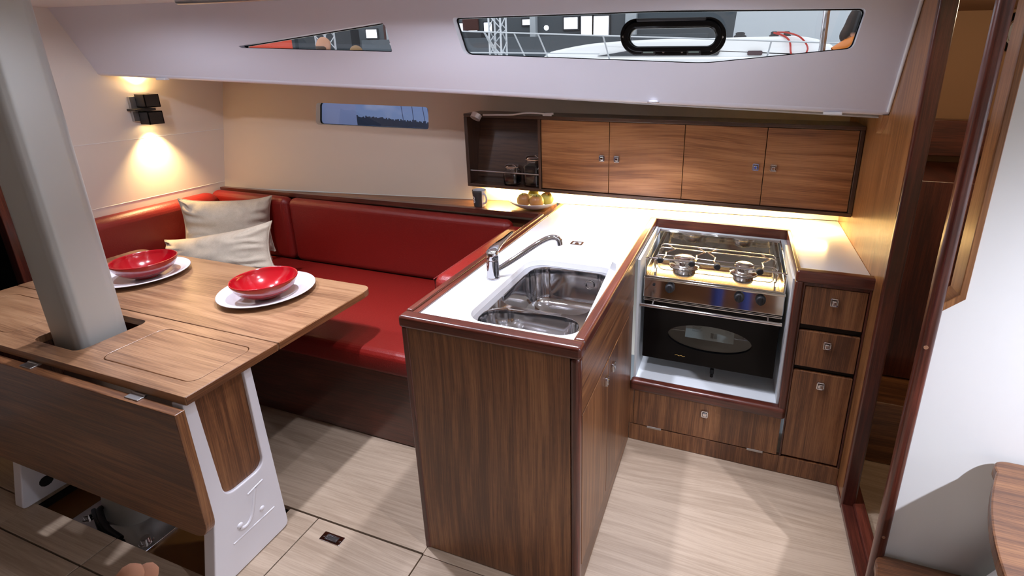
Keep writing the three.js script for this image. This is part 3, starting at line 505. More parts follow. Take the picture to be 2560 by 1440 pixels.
{ // gimballed two-burner stove with oven
  const s = thing('stove', 'polished steel two-burner marine stove with a black glass oven door', 'stove');
  const x0 = -.338, x1 = .236, zf = -2.0, zb = -2.41, yt = .826;
  part('oven_body', join(box(x0 + .012, x1 - .012, .425, .438, zb, zf - .03, .003), box(x0 + .012, x1 - .012, .70, .80, zb, zf - .03, .003), box(x0 + .012, x0 + .03, .438, .72, zb, zf - .03, .002), box(x1 - .03, x1 - .012, .438, .72, zb, zf - .03, .002), box(x0 + .02, x1 - .02, .438, .72, zb, zb + .015, .002)), M.brushed, s);
  const hob = part('hob_tray', join(box(x0, x1, yt - .012, yt, zb, zf + .004, .003), box(x0, x0 + .006, yt, yt + .022, zb, zf, .002), box(x1 - .006, x1, yt, yt + .022, zb, zf, .002), box(x0, x1, yt, yt + .075, zb, zb + .006, .002), box(x0 - .003, x1 + .003, yt - .018, yt - .006, zf - .006, zf + .012, .004)), M.polished, s);
  for (const [bx, bz, R] of [[-.185, -2.165, .058], [.075, -2.165, .05]]) part('burner', join(lathe([[R + .012, .001], [R + .01, .006], [R, .008], [R - .006, .016], [R - .006, .028], [R - .012, .031]], bx, yt, bz, 36), lathe(smooth([[R - .008, .031], [R - .006, .037], [R - .016, .043], [R * .5, .046], [0, .047]], 16), bx, yt, bz, 36)), M.steel, hob);
  part('control_panel', (() => { const g = box(x0 - .002, x1 + .002, -.045, .045, -.03, .002, .004); g.rotateX(-.11); g.translate(0, .767, zf + .002); return g; })(), M.polished, s);
  for (const kx of [-.225, .062, .146]) part('control_knob', (() => { const g = lathe(smooth([[0, .026], [.014, .026], [.018, .023], [.0195, .012], [.021, .004], [.021, 0]], 20), 0, 0, 0, 30); const q = join(g, box(-.0045, .0045, .02, .031, -.017, .017, .002)); q.rotateX(Math.PI / 2 - .11); q.translate(kx, .781, zf + .002); return q; })(), M.blackMatt, s);
  part('igniter', rod([-.295, .785, zf], [-.295, .785, zf + .008], .006), M.blackMatt, s);
  const door = part('oven_door', (() => { const q = rrPath(x0 + .004, x1 - .004, .418, .716, .003); const e = new THREE.Path(); e.absellipse(-.045, .555, .178, .063, 0, Math.PI * 2, false, 0); q.holes.push(e); return extr(q, zf - .014, zf, 'z', .001, 40); })(), M.black, s, { label: 'black glass oven door' });
  part('oven_pane', (() => { const e = new THREE.Shape(); e.absellipse(-.045, .555, .180, .065, 0, Math.PI * 2, false, 0); return extr(e, zf - .010, zf - .007, 'z', 0, 40); })(), M.smoke, door);
  part('door_rail', box(x0, x1, .706, .718, zf - .004, zf + .006, .003), M.polished, door);
  part('handle', join(rod([x0 - .008, .700, zf + .042], [x1 - .002, .700, zf + .042], .0075, .0075, 16), rod([x0 + .045, .712, zf + .004], [x0 + .045, .701, zf + .042], .004), rod([x1 - .055, .712, zf + .004], [x1 - .055, .701, zf + .042], .004)), M.chrome, door);
  part('maker_mark', tube([[-.186, .452, zf + .0005], [-.176, .455, zf + .0005], [-.168, .451, zf + .0005], [-.158, .454, zf + .0005], [-.148, .451, zf + .0005], [-.141, .4535, zf + .0005]], .0012, { rad: 5 }), S({ color: 0xb99550, metalness: .8, roughness: .4 }), door);
  part('oven_rack', join(rod([x0 + .03, .548, zf - .06], [x1 - .03, .548, zf - .06], .003), rod([x0 + .03, .548, zf - .2], [x1 - .03, .548, zf - .2], .003), ...[-.2, -.1, 0, .1].map((x) => rod([x, .548, zf - .06], [x, .548, zf - .3], .0022))), M.chrome, s);
  // rails and pot clamps
  part('pot_rail', join(tube([[x0 + .004, yt, zf + .002], [x0 + .004, .900, zf + .002], [x0 + .012, .908, zf + .002], [x1 - .012, .908, zf + .002], [x1 - .004, .900, zf + .002], [x1 - .004, yt, zf + .002]], .004, { straight: true, seg: 60 }), tube([[x0 + .003, .905, zf], [x0 + .003, .908, zb]], .0025, { straight: true, seg: 2 }), tube([[x1 - .003, .905, zf], [x1 - .003, .908, zb]], .0025, { straight: true, seg: 2 }), rod([x0, .905, zb + .003], [x1, .905, zb + .003], .003)), M.chrome, s);
  for (const z of [-2.06, -2.115, -2.215, -2.265]) part('grid_bar', tube([[x0 + .035, yt + .008, z - .0], [x0 + .03, yt + .05, z], [x0 + .045, yt + .056, z], [x1 - .045, yt + .056, z], [x1 - .03, yt + .05, z], [x1 - .035, yt + .008, z]], .003, { straight: true, seg: 60 }), M.chrome, s);
  for (const [kx, a] of [[-.273, 1], [-.140, 1], [-.037, -1], [.130, 1]]) {
    const cl = part('pot_clamp', tube([[kx + .004, .908, zf + .004], [kx + .016 * a, .908, zf - .035], [kx + .012 * a, .908, zf - .085], [kx + .045 * a, .908, zf - .135], [kx + .012 * a, .908, zf - .185]], .0032, { straight: true, seg: 60 }), M.chrome, s);
    part('clamp_knob', join(rod([kx, .906, zf - .004], [kx, .906, zf + .014], .014, .014, 22), rod([kx, .906, zf + .014], [kx, .906, zf + .019], .014, .011, 22)), M.blackMatt, cl);
  }
  seat(s, -.05, .42, -2.2);
  // leaflet lying on the oven rack behind the glass
  const cv = document.createElement('canvas'); cv.width = 512; cv.height = 256; const g = cv.getContext('2d'); g.fillStyle = '#cfd6d6'; g.fillRect(0, 0, 512, 256); g.strokeStyle = '#7d8688'; g.lineWidth = 3;
  for (let i = 0; i < 16; i++) { g.beginPath(); g.moveTo(70, 30 + i * 10); g.lineTo(70 + 110 - (i * 37 % 30), 30 + i * 10); g.stroke(); }
  g.strokeStyle = '#98a1a2'; for (let i = 0; i < 4; i++) { g.beginPath(); g.moveTo(290, 50 + i * 14); g.lineTo(350, 50 + i * 14); g.stroke(); g.beginPath(); g.moveTo(420, 120 + i * 12); g.lineTo(480, 120 + i * 12); g.stroke(); } g.fillStyle = '#4c5456'; g.fillRect(270, 175, 30, 55); g.fillStyle = '#8b9496'; g.fillRect(305, 175, 34, 55);
  const tx = new THREE.CanvasTexture(cv); tx.colorSpace = THREE.SRGBColorSpace;
  const lf = thing('leaflet', 'printed white leaflet behind the oval oven window', 'leaflet'); const pg = new THREE.BoxGeometry(.21, .105, .001); pg.rotateX(-.5); pg.translate(-.045, .575, zf - .066); part('sheet', pg, S({ map: tx, roughness: .8 }), lf); seat(lf, -.045, .53, zf - .06);
}
{ // overhead cabinet with an open cubby and four doors
  const c = thing('wall_cabinet', 'long walnut overhead cabinet with four doors and an open cubby', 'cabinet'), Z = -2.45, Zb = -2.655, y0 = 1.04, y1 = 1.454;
  const fr = (g, gr) => part('frame_board', g, M.espresso, c, { grain: gr });
  fr(box(-1.467, .523, y1 - .018, y1, Zb, Z, .003), 'x'); fr(box(-1.467, .523, y0, y0 + .018, Zb, Z, .003), 'x');
  fr(box(-1.467, -1.447, y0 + .018, y1 - .018, Zb, Z, .003), 'y'); fr(box(.505, .523, y0 + .018, y1 - .018, Zb, Z, .003), 'y'); fr(box(-1.022, -1.008, y0 + .018, y1 - .018, Zb, Z, .002), 'y');
  part('back_panel', (() => { const g = box(-1.447, .505, y0 + .018, y1 - .018, -.005, .005, 0); const p = g.attributes.position; for (let i = 0; i < p.count; i++) p.setZ(i, p.getZ(i) - 2.575 - (p.getY(i) - 1.25) * .2); g.computeVertexNormals(); return g; })(), M.espresso, c, { grain: 'x' });
  [[-1.006, -.631], [-.628, -.2515], [-.2485, .1245], [.1275, .5035]].forEach(([a, b], i) => { const d = part('door', box(a, b, y0 + .021, y1 - .021, Z - .030, Z - .012, .0015), M.litDoorWood, c, { grain: 'x', ou: .55, ov: .32 }); knob(i % 2 ? a + .04 : b - .036, 1.246, Z - .012, d); });
  part('fiddle_rail', rod([-1.447, 1.133, Z - .012], [-1.02, 1.133, Z - .012], .004), M.brushed, c);
  seat(c, -.47, y0, -2.55);
  const l = thing('light_strip', 'warm light strip under the overhead cabinet', 'light'), len = 1.86;
  part('diffuser', box(-.47 - len / 2, -.47 + len / 2, 1.031, 1.0395, -2.575, -2.555, .002), S({ color: 0xffffff, emissive: 0xffd68c, emissiveIntensity: 40 }), l);
  const r = new THREE.RectAreaLight(0xffd68c, 800, len, .02); r.position.set(-.47, 1.029, -2.565); r.rotation.x = -Math.PI / 2; l.add(r); seat(l, -.47, 1.035, -2.565);
}
{ // flexible reading lamp on the cabinet top
  const t = thing('reading_lamp', 'slim chrome gooseneck lamp on the overhead cabinet', 'lamp'); const z = -2.445;
  part('mount', rod([-.975, 1.466, z], [-.928, 1.468, z], .0055, .0055, 14), M.lampAlu, t);
  part('arm', tube([[-.97, 1.466, z], [-1.07, 1.469, z + .01], [-1.16, 1.458, z + .02], [-1.24, 1.455, z + .02], [-1.33, 1.452, z + .02]], .0045, { seg: 50 }), M.lampAlu, t);
  part('foot', box(-.99, -.94, 1.4545, 1.463, z - .012, z + .0, .002), M.lampAlu, t);
  const h = rod([-1.372, 1.432, z + .035], [-1.366, 1.455, z + .02], .028, .028, 28); part('head', h, M.lampAlu, t); seat(t, -.96, 1.4545, z);
}
{ // lamp of the aft cabin
  const t = thing('ceiling_light', 'dim round lamp under the aft cabin headlining', 'light'); const x = 1.0, z = -2.0;
  part('rim', lathe([[.03, 0], [.05, 0], [.052, -.006], [.032, -.008], [.03, 0]], x, 1.95, z, 28), M.chrome, t); part('lens', lathe([[0, -.005], [.031, -.005]], x, 1.95, z, 24), S({ color: 0xffffff, emissive: 0xffe2b8, emissiveIntensity: 8 }), t);
  const l = new THREE.PointLight(0xffe2b8, 1.6, 0, 2); l.position.set(x, 1.90, z); l.castShadow = true; l.shadow.radius = 1.5; t.add(l); seat(t, x, 1.95, z);
}
{ // glass jars in the cubby
  const jar = (name, label, x, z, hw, h, fill) => {
    const t = thing(name, label, 'jar', 'clip-top jars in the cubby'), y = 1.0585;
    const ring = (k, yy, r) => rrRing(x, z, hw * k, hw * k, hw * k * r, yy, 6);
    part('glass_body', loft([ring(.9, y, .5), ring(1, y + .008, .5), ring(1, y + h * .62, .5), ring(.86, y + h * .70, .9), ring(.80, y + h * .74, 1), ring(.82, y + h * .80, 1), ring(.77, y + h * .80, 1), ring(.75, y + h * .74, 1), ring(.82, y + h * .69, .9), ring(.94, y + h * .61, .5), ring(.94, y + .012, .5)], { cap0: true, cap1: true, flip: true }), M.jarGlass, t);
    part('lid', lathe(smooth([[0, h * .94], [hw * .5, h * .93], [hw * .78, h * .9], [hw * .86, h * .85], [hw * .84, h * .815], [0, h * .812]], 24), x, y, z, 28), M.jarGlass, t);
    part('gasket', new THREE.TorusGeometry(hw * .82, .0025, 6, 30).rotateX(Math.PI / 2).translate(x, y + h * .808, z), S({ color: 0xb9967a, roughness: .7 }), t);
    part('contents', loft([ring(.90, y + .014, .5), ring(.92, y + .03, .5), ring(.92, y + h * fill, .5)], { cap0: true, cap1: true, flip: true }), fill > .5 ? M.blackMatt : S({ color: 0x2b2a27, roughness: .9 }), t);
    part('wire_clip', join(tube([[x + hw * .4, y + h * .95, z + hw * .5], [x + hw * .95, y + h * .86, z + hw * .6], [x + hw * 1.06, y + h * .70, z + hw * .7], [x + hw * .9, y + h * .55, z + hw * .95]], .0018), new THREE.TorusGeometry(hw * .84, .0016, 6, 30).rotateX(Math.PI / 2).translate(x, y + h * .76, z)), M.chrome, t); seat(t, x, y, z);
  };
  jar('storage_jar', 'small squat clip-top glass jar in the cubby, half full', -1.205, -2.50, .042, .125, .34);
  jar('storage_jar', 'taller clip-top glass jar beside the cubby divider, full of dark contents', -1.078, -2.515, .050, .185, .6);
}
{ // mug on the shelf
  const cv = document.createElement('canvas'); cv.width = 512; cv.height = 192; const g = cv.getContext('2d'); g.fillStyle = '#dfe2e8'; g.fillRect(0, 0, 512, 192); g.fillStyle = '#3b3d40'; g.fillRect(105, 0, 185, 192); g.fillStyle = '#e8e8ea'; g.font = 'bold 110px sans-serif'; g.textBaseline = 'middle'; g.fillText('B', 132, 104); g.fillStyle = '#8d8b4a'; g.fillRect(385, 0, 40, 192);
  const tx = new THREE.CanvasTexture(cv); tx.colorSpace = THREE.SRGBColorSpace; tx.wrapS = THREE.RepeatWrapping; tx.offset.x = -.64;
  const m = thing('mug', 'white mug with a dark printed panel and pale letter on the shelf', 'mug'), h = .098;
  const pr = smooth([[0, .004], [.028, .003], [.030, .0], [.0325, .004], [.036, .05], [.0395, h], [.0375, h + .001], [.034, .05], [.030, .008], [0, .007]], 50), body = lathe(pr, 0, 0, 0, 48), uv = body.attributes.uv, p = body.attributes.position; for (let i = 0; i < uv.count; i++) uv.setY(i, clamp(p.getY(i) / h));
  part('body', body, P({ map: tx, roughness: .25, clearcoat: .5 }), m); part('handle', tube([[.035, .078, 0], [.052, .080, 0], [.064, .062, 0], [.060, .036, 0], [.033, .022, 0]], .0055, { seg: 30, rad: 10 }), M.china, m);
  m.position.set(-1.372, .936, -2.41); m.rotation.y = -.42;
}
{ // bowl of apples
  const b = thing('fruit_bowl', 'shallow white fruit bowl on the shelf corner', 'bowl'); const bx = -1.055, bz = -2.468, by = .9425;
  part('bowl_body', lathe(smooth([[0, .006], [.035, .006], [.08, .014], [.128, .038], [.146, .052], [.148, .0515], [.130, .034], [.082, .010], [.045, .002], [.04, 0], [.036, 0], [.034, .003], [0, .003]], 60), 0, 0, 0, 60), M.china, b); b.position.set(bx, by, bz);
  const N = noise2(77, 10, 10);
  const apple = (x, y, z, r, label, blush, tilt) => {
    const a = thing('apple', label, 'apple', 'apples in the white bowl'), pr = []; for (let k = 0; k <= 32; k++) { const t = k / 32 * Math.PI, rr = r * Math.sin(t) * (1 + .10 * Math.cos(t)) + .0001, yy = -r * .92 * Math.cos(t) * (1 - .0) - (t > 2.5 ? r * .9 * Math.pow((t - 2.5) / .64, 2) * .32 : 0) + (t < .5 ? r * .25 * Math.pow((.5 - t) / .5, 2) : 0); pr.push([rr, yy]); }
    const g = lathe(pr, 0, 0, 0, 32), p = g.attributes.position, col = new Float32Array(p.count * 3), gr = new THREE.Color(0xb8b660), rd = new THREE.Color(0xb53a35), c = new THREE.Color();
    for (let i = 0; i < p.count; i++) { const an = Math.atan2(p.getZ(i), p.getX(i)), st = N(an * 8 + 30, p.getY(i) / r * 1.2 + 5), k = clamp(.5 + .75 * Math.cos(an - blush) + (st - .5) * .9 - .15); c.copy(gr).lerp(rd, k * .6); col.set([c.r, c.g, c.b], i * 3); }
    g.setAttribute('color', new THREE.BufferAttribute(col, 3)); part('flesh', g, P({ vertexColors: true, roughness: .3, clearcoat: .35 }), a);
    part('stem', tube([[0, r * .55, 0], [.001, r * .8, .001], [.004, r * 1.02, .002]], .0013, { rad: 5 }), S({ color: 0x4a3a1c, roughness: .8 }), a); a.position.set(x, y, z); a.rotation.set(tilt[0], 0, tilt[1]);
  };
  apple(bx - .052, by + .050, bz + .032, .041, 'red and yellow apple at the mug side of the bowl', .9, [.2, .15]);
  apple(bx + .032, by + .054, bz + .050, .041, 'reddest apple at the worktop rim of the bowl', 1.5, [.3, -.1]);
  apple(bx + .062, by + .052, bz - .030, .039, 'yellow-green apple showing its calyx', 4.2, [.5, -.4]);
  apple(bx - .028, by + .056, bz - .052, .040, 'green apple at the back of the bowl', 4.4, [-.2, .1]);
}

// ================================================================ COMPANIONWAY STEPS AND FITTINGS
{
  const st = thing('companionway_ladder', 'white companionway ladder with thick curved walnut treads', 'steps');
  const tread = (x0, x1, z0, z1, y, bulge) => { const s = new THREE.Shape(); s.moveTo(x1, z0); s.lineTo(x0 + .05, z0); s.quadraticCurveTo(x0, z0, x0, z0 + .05); s.quadraticCurveTo(x0 - bulge, (z0 + z1) / 2, x0, z1 - .05); s.quadraticCurveTo(x0, z1, x0 + .05, z1); s.lineTo(x1, z1); s.closePath(); return extr(s, y - .034, y, 'y', .005, 24); };
  part('tread', tread(.512, .80, -1.405, -.45, .252, .10), M.walnut, st, { grain: 'x' });
  part('tread', tread(.728, 1.02, -1.405, -.45, .675, .24), M.walnut, st, { grain: 'x', ou: .5 });
  part('stringer', extr(poly([[.60, .0], [.98, .0], [1.16, .62], [.93, .62], [.70, .17], [.60, .17]]), -1.36, -1.325, 'z', .004), M.whitePanel, st);
  part('stringer', extr(poly([[.60, .0], [.98, .0], [1.16, .62], [.93, .62], [.70, .17], [.60, .17]]), -.55, -.515, 'z', .004), M.whitePanel, st); seat(st, .8, 0, -.9);
}
{ // porthole in the aft cabin, just seen past the grab post
  const p = thing('porthole', 'black and chrome rimmed porthole in the tan lining of the aft cabin', 'window'), X0 = 1.085, X1 = 1.46, Y0 = 1.765, Y1 = 1.942, Z = -2.899;
  const f = rrPath(X0, X1, Y0, Y1, .07); f.holes.push(rrPath(X0 + .03, X1 - .03, Y0 + .03, Y1 - .03, .05, THREE.Path)); part('frame', extr(f, Z, Z + .022, 'z', .006), M.black, p);
  const c = rrPath(X0 + .022, X1 - .022, Y0 + .022, Y1 - .022, .055); c.holes.push(rrPath(X0 + .033, X1 - .033, Y0 + .033, Y1 - .033, .045, THREE.Path)); part('chrome_rim', extr(c, Z + .004, Z + .027, 'z', .003), M.chrome, p);
  part('pane', extr(rrPath(X0 + .03, X1 - .03, Y0 + .03, Y1 - .03, .05), Z + .006, Z + .009, 'z', 0), P({ color: 0xa9adba, roughness: .05 }), p);
  part('dog_latch', box(X0 + .12, X0 + .15, Y0 - .012, Y0 + .02, Z + .01, Z + .035, .005), M.blackMatt, p); seat(p, 1.4, Y0, Z);
}
{ // portlight in the long coachroof window
  const p = thing('portlight', 'black oval opening portlight in the long coachroof window', 'window'), cx = -.273, cy = 1.8095;
  const s = stadium(cx, cy, .196, .0655); s.holes.push(stadium(cx, cy - .001, .158, .031, THREE.Path)); part('outer_ring', plate(s, cz, .020, -.012, .004, 24), M.black, p);
  const s2 = stadium(cx, cy, .182, .053); s2.holes.push(stadium(cx, cy - .001, .162, .034, THREE.Path)); part('opening_ring', plate(s2, cz, .016, .001, .004, 24), M.black, p);
  part('pane', plate(stadium(cx, cy, .165, .037), cz, .005, -.018), M.glass, p);
  for (const x of [-.36, -.19]) { const l = part('latch', plate(rrPath(x - .026, x + .026, 1.7435, 1.7605, .003), cz, .018, .006, .002), M.blackMatt, p); part('latch_inlay', plate(rrPath(x - .019, x + .019, 1.7525, 1.7575, .001), cz, .002, .0075), S({ color: 0x6f8078, roughness: .5 }), l); }
  part('hinge_bar', plate(rrPath(-.40, -.15, 1.862, 1.8725, .003), cz, .016, .006, .003), M.blackMatt, p);
  for (const [x, y] of [[-.455, 1.812], [-.09, 1.806], [-.415, 1.766], [-.305, 1.7565], [-.235, 1.756], [-.128, 1.760], [-.42, 1.852], [-.125, 1.850]]) { const g = new THREE.CylinderGeometry(.0042, .0042, .004, 14).rotateX(Math.PI / 2); g.translate(x, y, cz(x, y) - .0125 + .002); part('screw', g, M.steel, p); }
  seat(p, cx, 1.744, cz(cx, 1.744));
}
{ // small fittings on the lip, grab rail under the ceiling
  const lipZ = (x) => cz(x, lipY(x));
  const a = thing('lip_light', 'small chrome-rimmed light set in the coachroof lip', 'light'); part('bezel', new THREE.TorusGeometry(.022, .004, 8, 28).rotateX(Math.PI / 2).scale(1, .7, 1).translate(-.347, lipY(-.347) - .0075, lipZ(-.347) - .004), M.chrome, a); part('lens', new THREE.CylinderGeometry(.019, .019, .004, 24).translate(-.347, lipY(-.347) - .009, lipZ(-.347) - .004), S({ color: 0xffffff, emissive: COOL, emissiveIntensity: 6 }), a); { const l = new THREE.SpotLight(COOL, 13, 0, 1.02, .7, 2); l.position.set(-.347, lipY(-.347) - .014, lipZ(-.347) - .004); l.target.position.set(-.347, 0, lipZ(-.347) - .05); l.castShadow = true; a.add(l, l.target); }
  seat(a, -.347, lipY(-.347), lipZ(-.347));
  const b = thing('lip_cover', 'flat white cover plate under the lip near the galley bulkhead', 'cover'); part('cover', box(.30, .365, lipY(.33) - .022, lipY(.33) - .011, lipZ(.33) - .02, lipZ(.33) + .004, .003), M.white, b); seat(b, .33, lipY(.33) - .016, lipZ(.33));
  const c = thing('lip_cover', 'flat white cover plate under the lip beside the wall lamp', 'cover'); part('cover', box(-2.93, -2.86, lipY(-2.9) - .022, lipY(-2.9) - .011, lipZ(-2.9) - .02, lipZ(-2.9) + .004, .003), M.white, c); seat(c, -2.9, lipY(-2.9) - .016, lipZ(-2.9));
  const r = thing('grab_rail', 'brushed steel grab rail under the ceiling', 'rail'); part('bar', tube([[-2.145, 1.948, -1.5], [-1.9, 1.945, -1.5], [-1.2, 1.945, -1.5], [-.4, 1.945, -1.5]], .012, { seg: 20, rad: 14 }), M.brushed, r); for (const x of [-2.0, -1.3, -.55]) part('bracket', rod([x, 1.945, -1.5], [x, CEIL, -1.5], .008), M.brushed, r); seat(r, -1.3, CEIL, -1.5);
  const q = thing('corner_bracket', 'small wooden corner bracket under the coachroof at the galley bulkhead', 'bracket'); const s = new THREE.Shape(); s.moveTo(0, 0); s.lineTo(0, -.075); s.quadraticCurveTo(.045, -.05, .06, 0); s.closePath(); const g = new THREE.ExtrudeGeometry(s, { depth: .02, bevelEnabled: false, curveSegments: 12 }); g.rotateY(-Math.PI / 2); g.translate(.5245, 1.528, -2.20); part('bracket', g, M.galley, q, { grain: 'y' }); seat(q, .52, 1.5, -2.17);
}
{ // flush lift rings in the sole
  const latch = (x, z, y, label) => {
    const t = thing('floor_latch', label, 'latch', 'flush lift rings in the floor'); const s = rrPath(-.046, .046, -.017, .017, .003); s.holes.push(rrPath(-.026, .026, -.010, .010, .002, THREE.Path));
    part('plate', extr(s, 0, .0025, 'y', .0008), M.steel, t); part('recess', box(-.026, .026, -.0005, .0006, -.010, .010, 0), M.darkGrey, t); part('ring', tube(rrRing(0, 0, .022, .007, .003, .0016, 3), .0016, { closed: true, seg: 60, rad: 6 }), M.chrome, t);
    for (const x2 of [-.036, .036]) part('screw', new THREE.CylinderGeometry(.004, .0045, .0015, 12).translate(x2, .003, 0), M.chrome, t); t.position.set(x, y + .0005, z); return t;
  };
  latch(-1.315, -1.066, 0, 'flush steel lift ring in the floor panel beside the island');
  latch(-1.60, -.90, -.062, 'flush steel lift ring in the amber well behind the table support');
}

// ================================================================ THE EXHIBITION HALL OUTSIDE
const H = {
  wall: S({ color: 0x535a60, roughness: .9 }), light: S({ color: 0xb9bfc4, roughness: .8 }), dark: S({ color: 0x2f3338, roughness: .8 }), brown: S({ color: 0x4b2722, roughness: .8 }),
  lit: S({ color: 0xffffff, emissive: 0xe6eeff, emissiveIntensity: 7 }), white: P({ color: 0xf2f2f2, roughness: .35 }), orange: S({ color: 0xc23c1e, roughness: .7 }), truss: S({ color: 0xd5d8dc, metalness: .4, roughness: .4 }),
};
{
  const w = structure('wall_hall', 'far grey wall of the exhibition hall', 'wall');
  part('wall_face', box(-34, 14, -2, 9, -16.3, -16, 0), H.wall, w);
  part('floor_slab', box(-34, 14, -2.1, -2, -16, -3.2, 0), H.light, w);
  for (const [x0, x1, y0, y1] of [[-9.51, -9.31, 2.86, 3.14], [-9.13, -8.80, 2.86, 3.19], [-8.52, -8.24, 2.87, 3.14], [-7.10, -6.77, 3.04, 3.20], [-5.65, -5.20, 2.88, 3.22], [-5.07, -4.72, 2.54, 3.24], [-4.66, -4.18, 2.60, 3.23], [-13.4, -12.95, 2.74, 3.02], [-14.3, -13.95, 2.8, 3.1]]) { const f = part('hall_window', box(x0 - .05, x1 + .05, y0 - .05, y1 + .05, -16, -15.95, 0), H.dark, w); part('pane', box(x0, x1, y0, y1, -15.95, -15.93, 0), H.lit, f); }
  for (const [x, hw] of [[-6.69, .1], [-3.45, .17], [-12.3, .12], [-14.8, .12]]) part('column', box(x - hw, x + hw, -2, 9, -16, -15.8, .01), H.light, w);
  part('brown_panel', box(-9.28, -8.7, 2.9, 3.45, -15.9, -15.82, .01), H.brown, w); part('brown_panel', box(-12.6, -10.6, 2.55, 3.2, -15.99, -15.9, .01), H.brown, w);
  part('low_partition', box(-12, -1, -2, 2.55, -14.1, -14, .01), H.wall, w); part('booth', box(-9.6, -7.6, 2.55, 2.75, -14.4, -14, .01), H.dark, w); part('booth', box(-16.5, -12.4, -2, 2.9, -14.4, -14, .01), H.dark, w);
  part('lamp', new THREE.SphereGeometry(.07, 16, 12).translate(-5.5, 2.78, -14), H.lit, w); part('lamp', new THREE.SphereGeometry(.07, 16, 12).translate(-13.4, 2.96, -13.8), H.lit, w);
  const g = structure('wall_stand', 'tall pale stand wall behind the neighbouring yacht', 'wall'); part('face', extr(poly([[-.22, -2], [9, -2], [9, 5], [-.02, 5], [-.26, 2.05]]), -9.3, -9.2, 'z', 0), H.light, g);
  const truss = (x, z, wd, label) => {
    const t = thing('truss_column', label, 'truss', 'aluminium truss columns in the hall'), y0 = -2, y1 = 4.5; for (const [a, b] of [[-1, -1], [1, -1], [1, 1], [-1, 1]]) part('chord', rod([x + a * wd, y0, z + b * wd], [x + a * wd, y1, z + b * wd], .02, .02, 8), H.truss, t);
    const st = wd * 2, br = []; for (let y = 0, k = 0; y < 4.3; y += st, k++) { const s = k % 2 ? 1 : -1; for (const b of [-1, 1]) { br.push(rod([x - s * wd, y, z + b * wd], [x + s * wd, y + st, z + b * wd], .011, .011, 6), rod([x + b * wd, y, z - s * wd], [x + b * wd, y + st, z + s * wd], .011, .011, 6)); } } const m = part('braces', join(br), H.truss, t); m.userData.kind = 'stuff'; return seat(t, x, y0, z);
  };
  truss(-4.53, -9, .12, 'slim aluminium truss column seen through the long window'); truss(-8.66, -9, .13, 'slim aluminium truss column seen through the wedge window');
  const o = thing('orange_board', 'large orange-red display board seen through the wedge window', 'board'); part('face', box(-9.6, -7.42, -2, 3.4, -7.05, -7, .01), H.orange, o); part('post', box(-7.45, -7.38, -2, 3.4, -7.06, -6.98, .01), H.dark, o); seat(o, -8.5, -2, -7);
}
{ // neighbouring yacht
  const y = thing('yacht', 'white yacht moored beside with dark cabin windows and lifelines', 'boat');
  const pr = new THREE.Shape(); pr.moveTo(-2.45, 1.80); pr.lineTo(-2.31, 1.885); pr.quadraticCurveTo(-2.0, 1.95, -1.75, 1.975); pr.quadraticCurveTo(-1.2, 2.015, -.7, 2.01); pr.lineTo(.45, 2.02); pr.quadraticCurveTo(.85, 2.0, .95, 1.80); pr.closePath();
  part('coachroof', extr(pr, -8.2, -6, 'z', .03, 16), H.white, y);
  part('hull', extr(rpoly([[-3.3, 1.80, .1], [-2.6, -.6, .5], [4.6, -.6, .3], [4.8, 1.80, .05]]), -8.9, -5.35, 'z', .06, 8), H.white, y);
  part('cabin_window', extr(rpoly([[-1.70, 1.828, .01], [-.30, 1.826, .03], [-.28, 1.90, .03], [-1.19, 1.907, .03]]), -6.02, -5.975, 'z', .003), H.dark, y); part('cabin_window', extr(rrPath(.005, .16, 1.826, 1.873, .015), -6.02, -5.975, 'z', .003), S({ color: 0x3a1518, roughness: .3 }), y);
  const s = 1.724, wy = (x) => 1.7 + (2.0766 - 1.7) * 1 - (x + 3.017) * .0468;
  part('lifeline', rod([-3.3, wy(-3.3), -5], [.9, wy(.9), -5], .007, .007, 8), H.truss, y); part('lifeline', rod([-3.3, 1.86, -5], [-1.4, 1.83, -5], .006, .006, 8), H.truss, y);
  for (const x of [-2.70, -2.35, -2.08, -1.385, .18]) part('stanchion', rod([x, 1.74, -5.4], [x + .02, wy(x), -5], .009, .008, 10), H.truss, y); part('stanchion', rod([-2.60, 1.75, -5.3], [-2.68, wy(-2.68), -5], .010, .010, 8), H.truss, y);
  for (const [x, w] of [[-.09, .07], [.27, .05], [.40, .045]]) part('winch', lathe([[w, 0], [w, .03], [w * .7, .04], [w * .75, .06], [w * .5, .07], [0, .07]], x, 2.012, -6.25, 20), H.dark, y);
  part('rope', join(tube([[.26, 2.06, -6.1], [.36, 2.02, -6.0], [.42, 1.96, -5.96], [.44, 1.86, -5.95], [.46, 1.80, -5.93]], .010), tube([[.30, 2.07, -6.2], [.40, 2.05, -6.0], [.52, 2.0, -5.95], [.60, 1.9, -5.95], [.58, 1.81, -5.94]], .009)), S({ color: 0xb0342c, roughness: .8 }), y);
  seat(y, 0, -.6, -7);
}
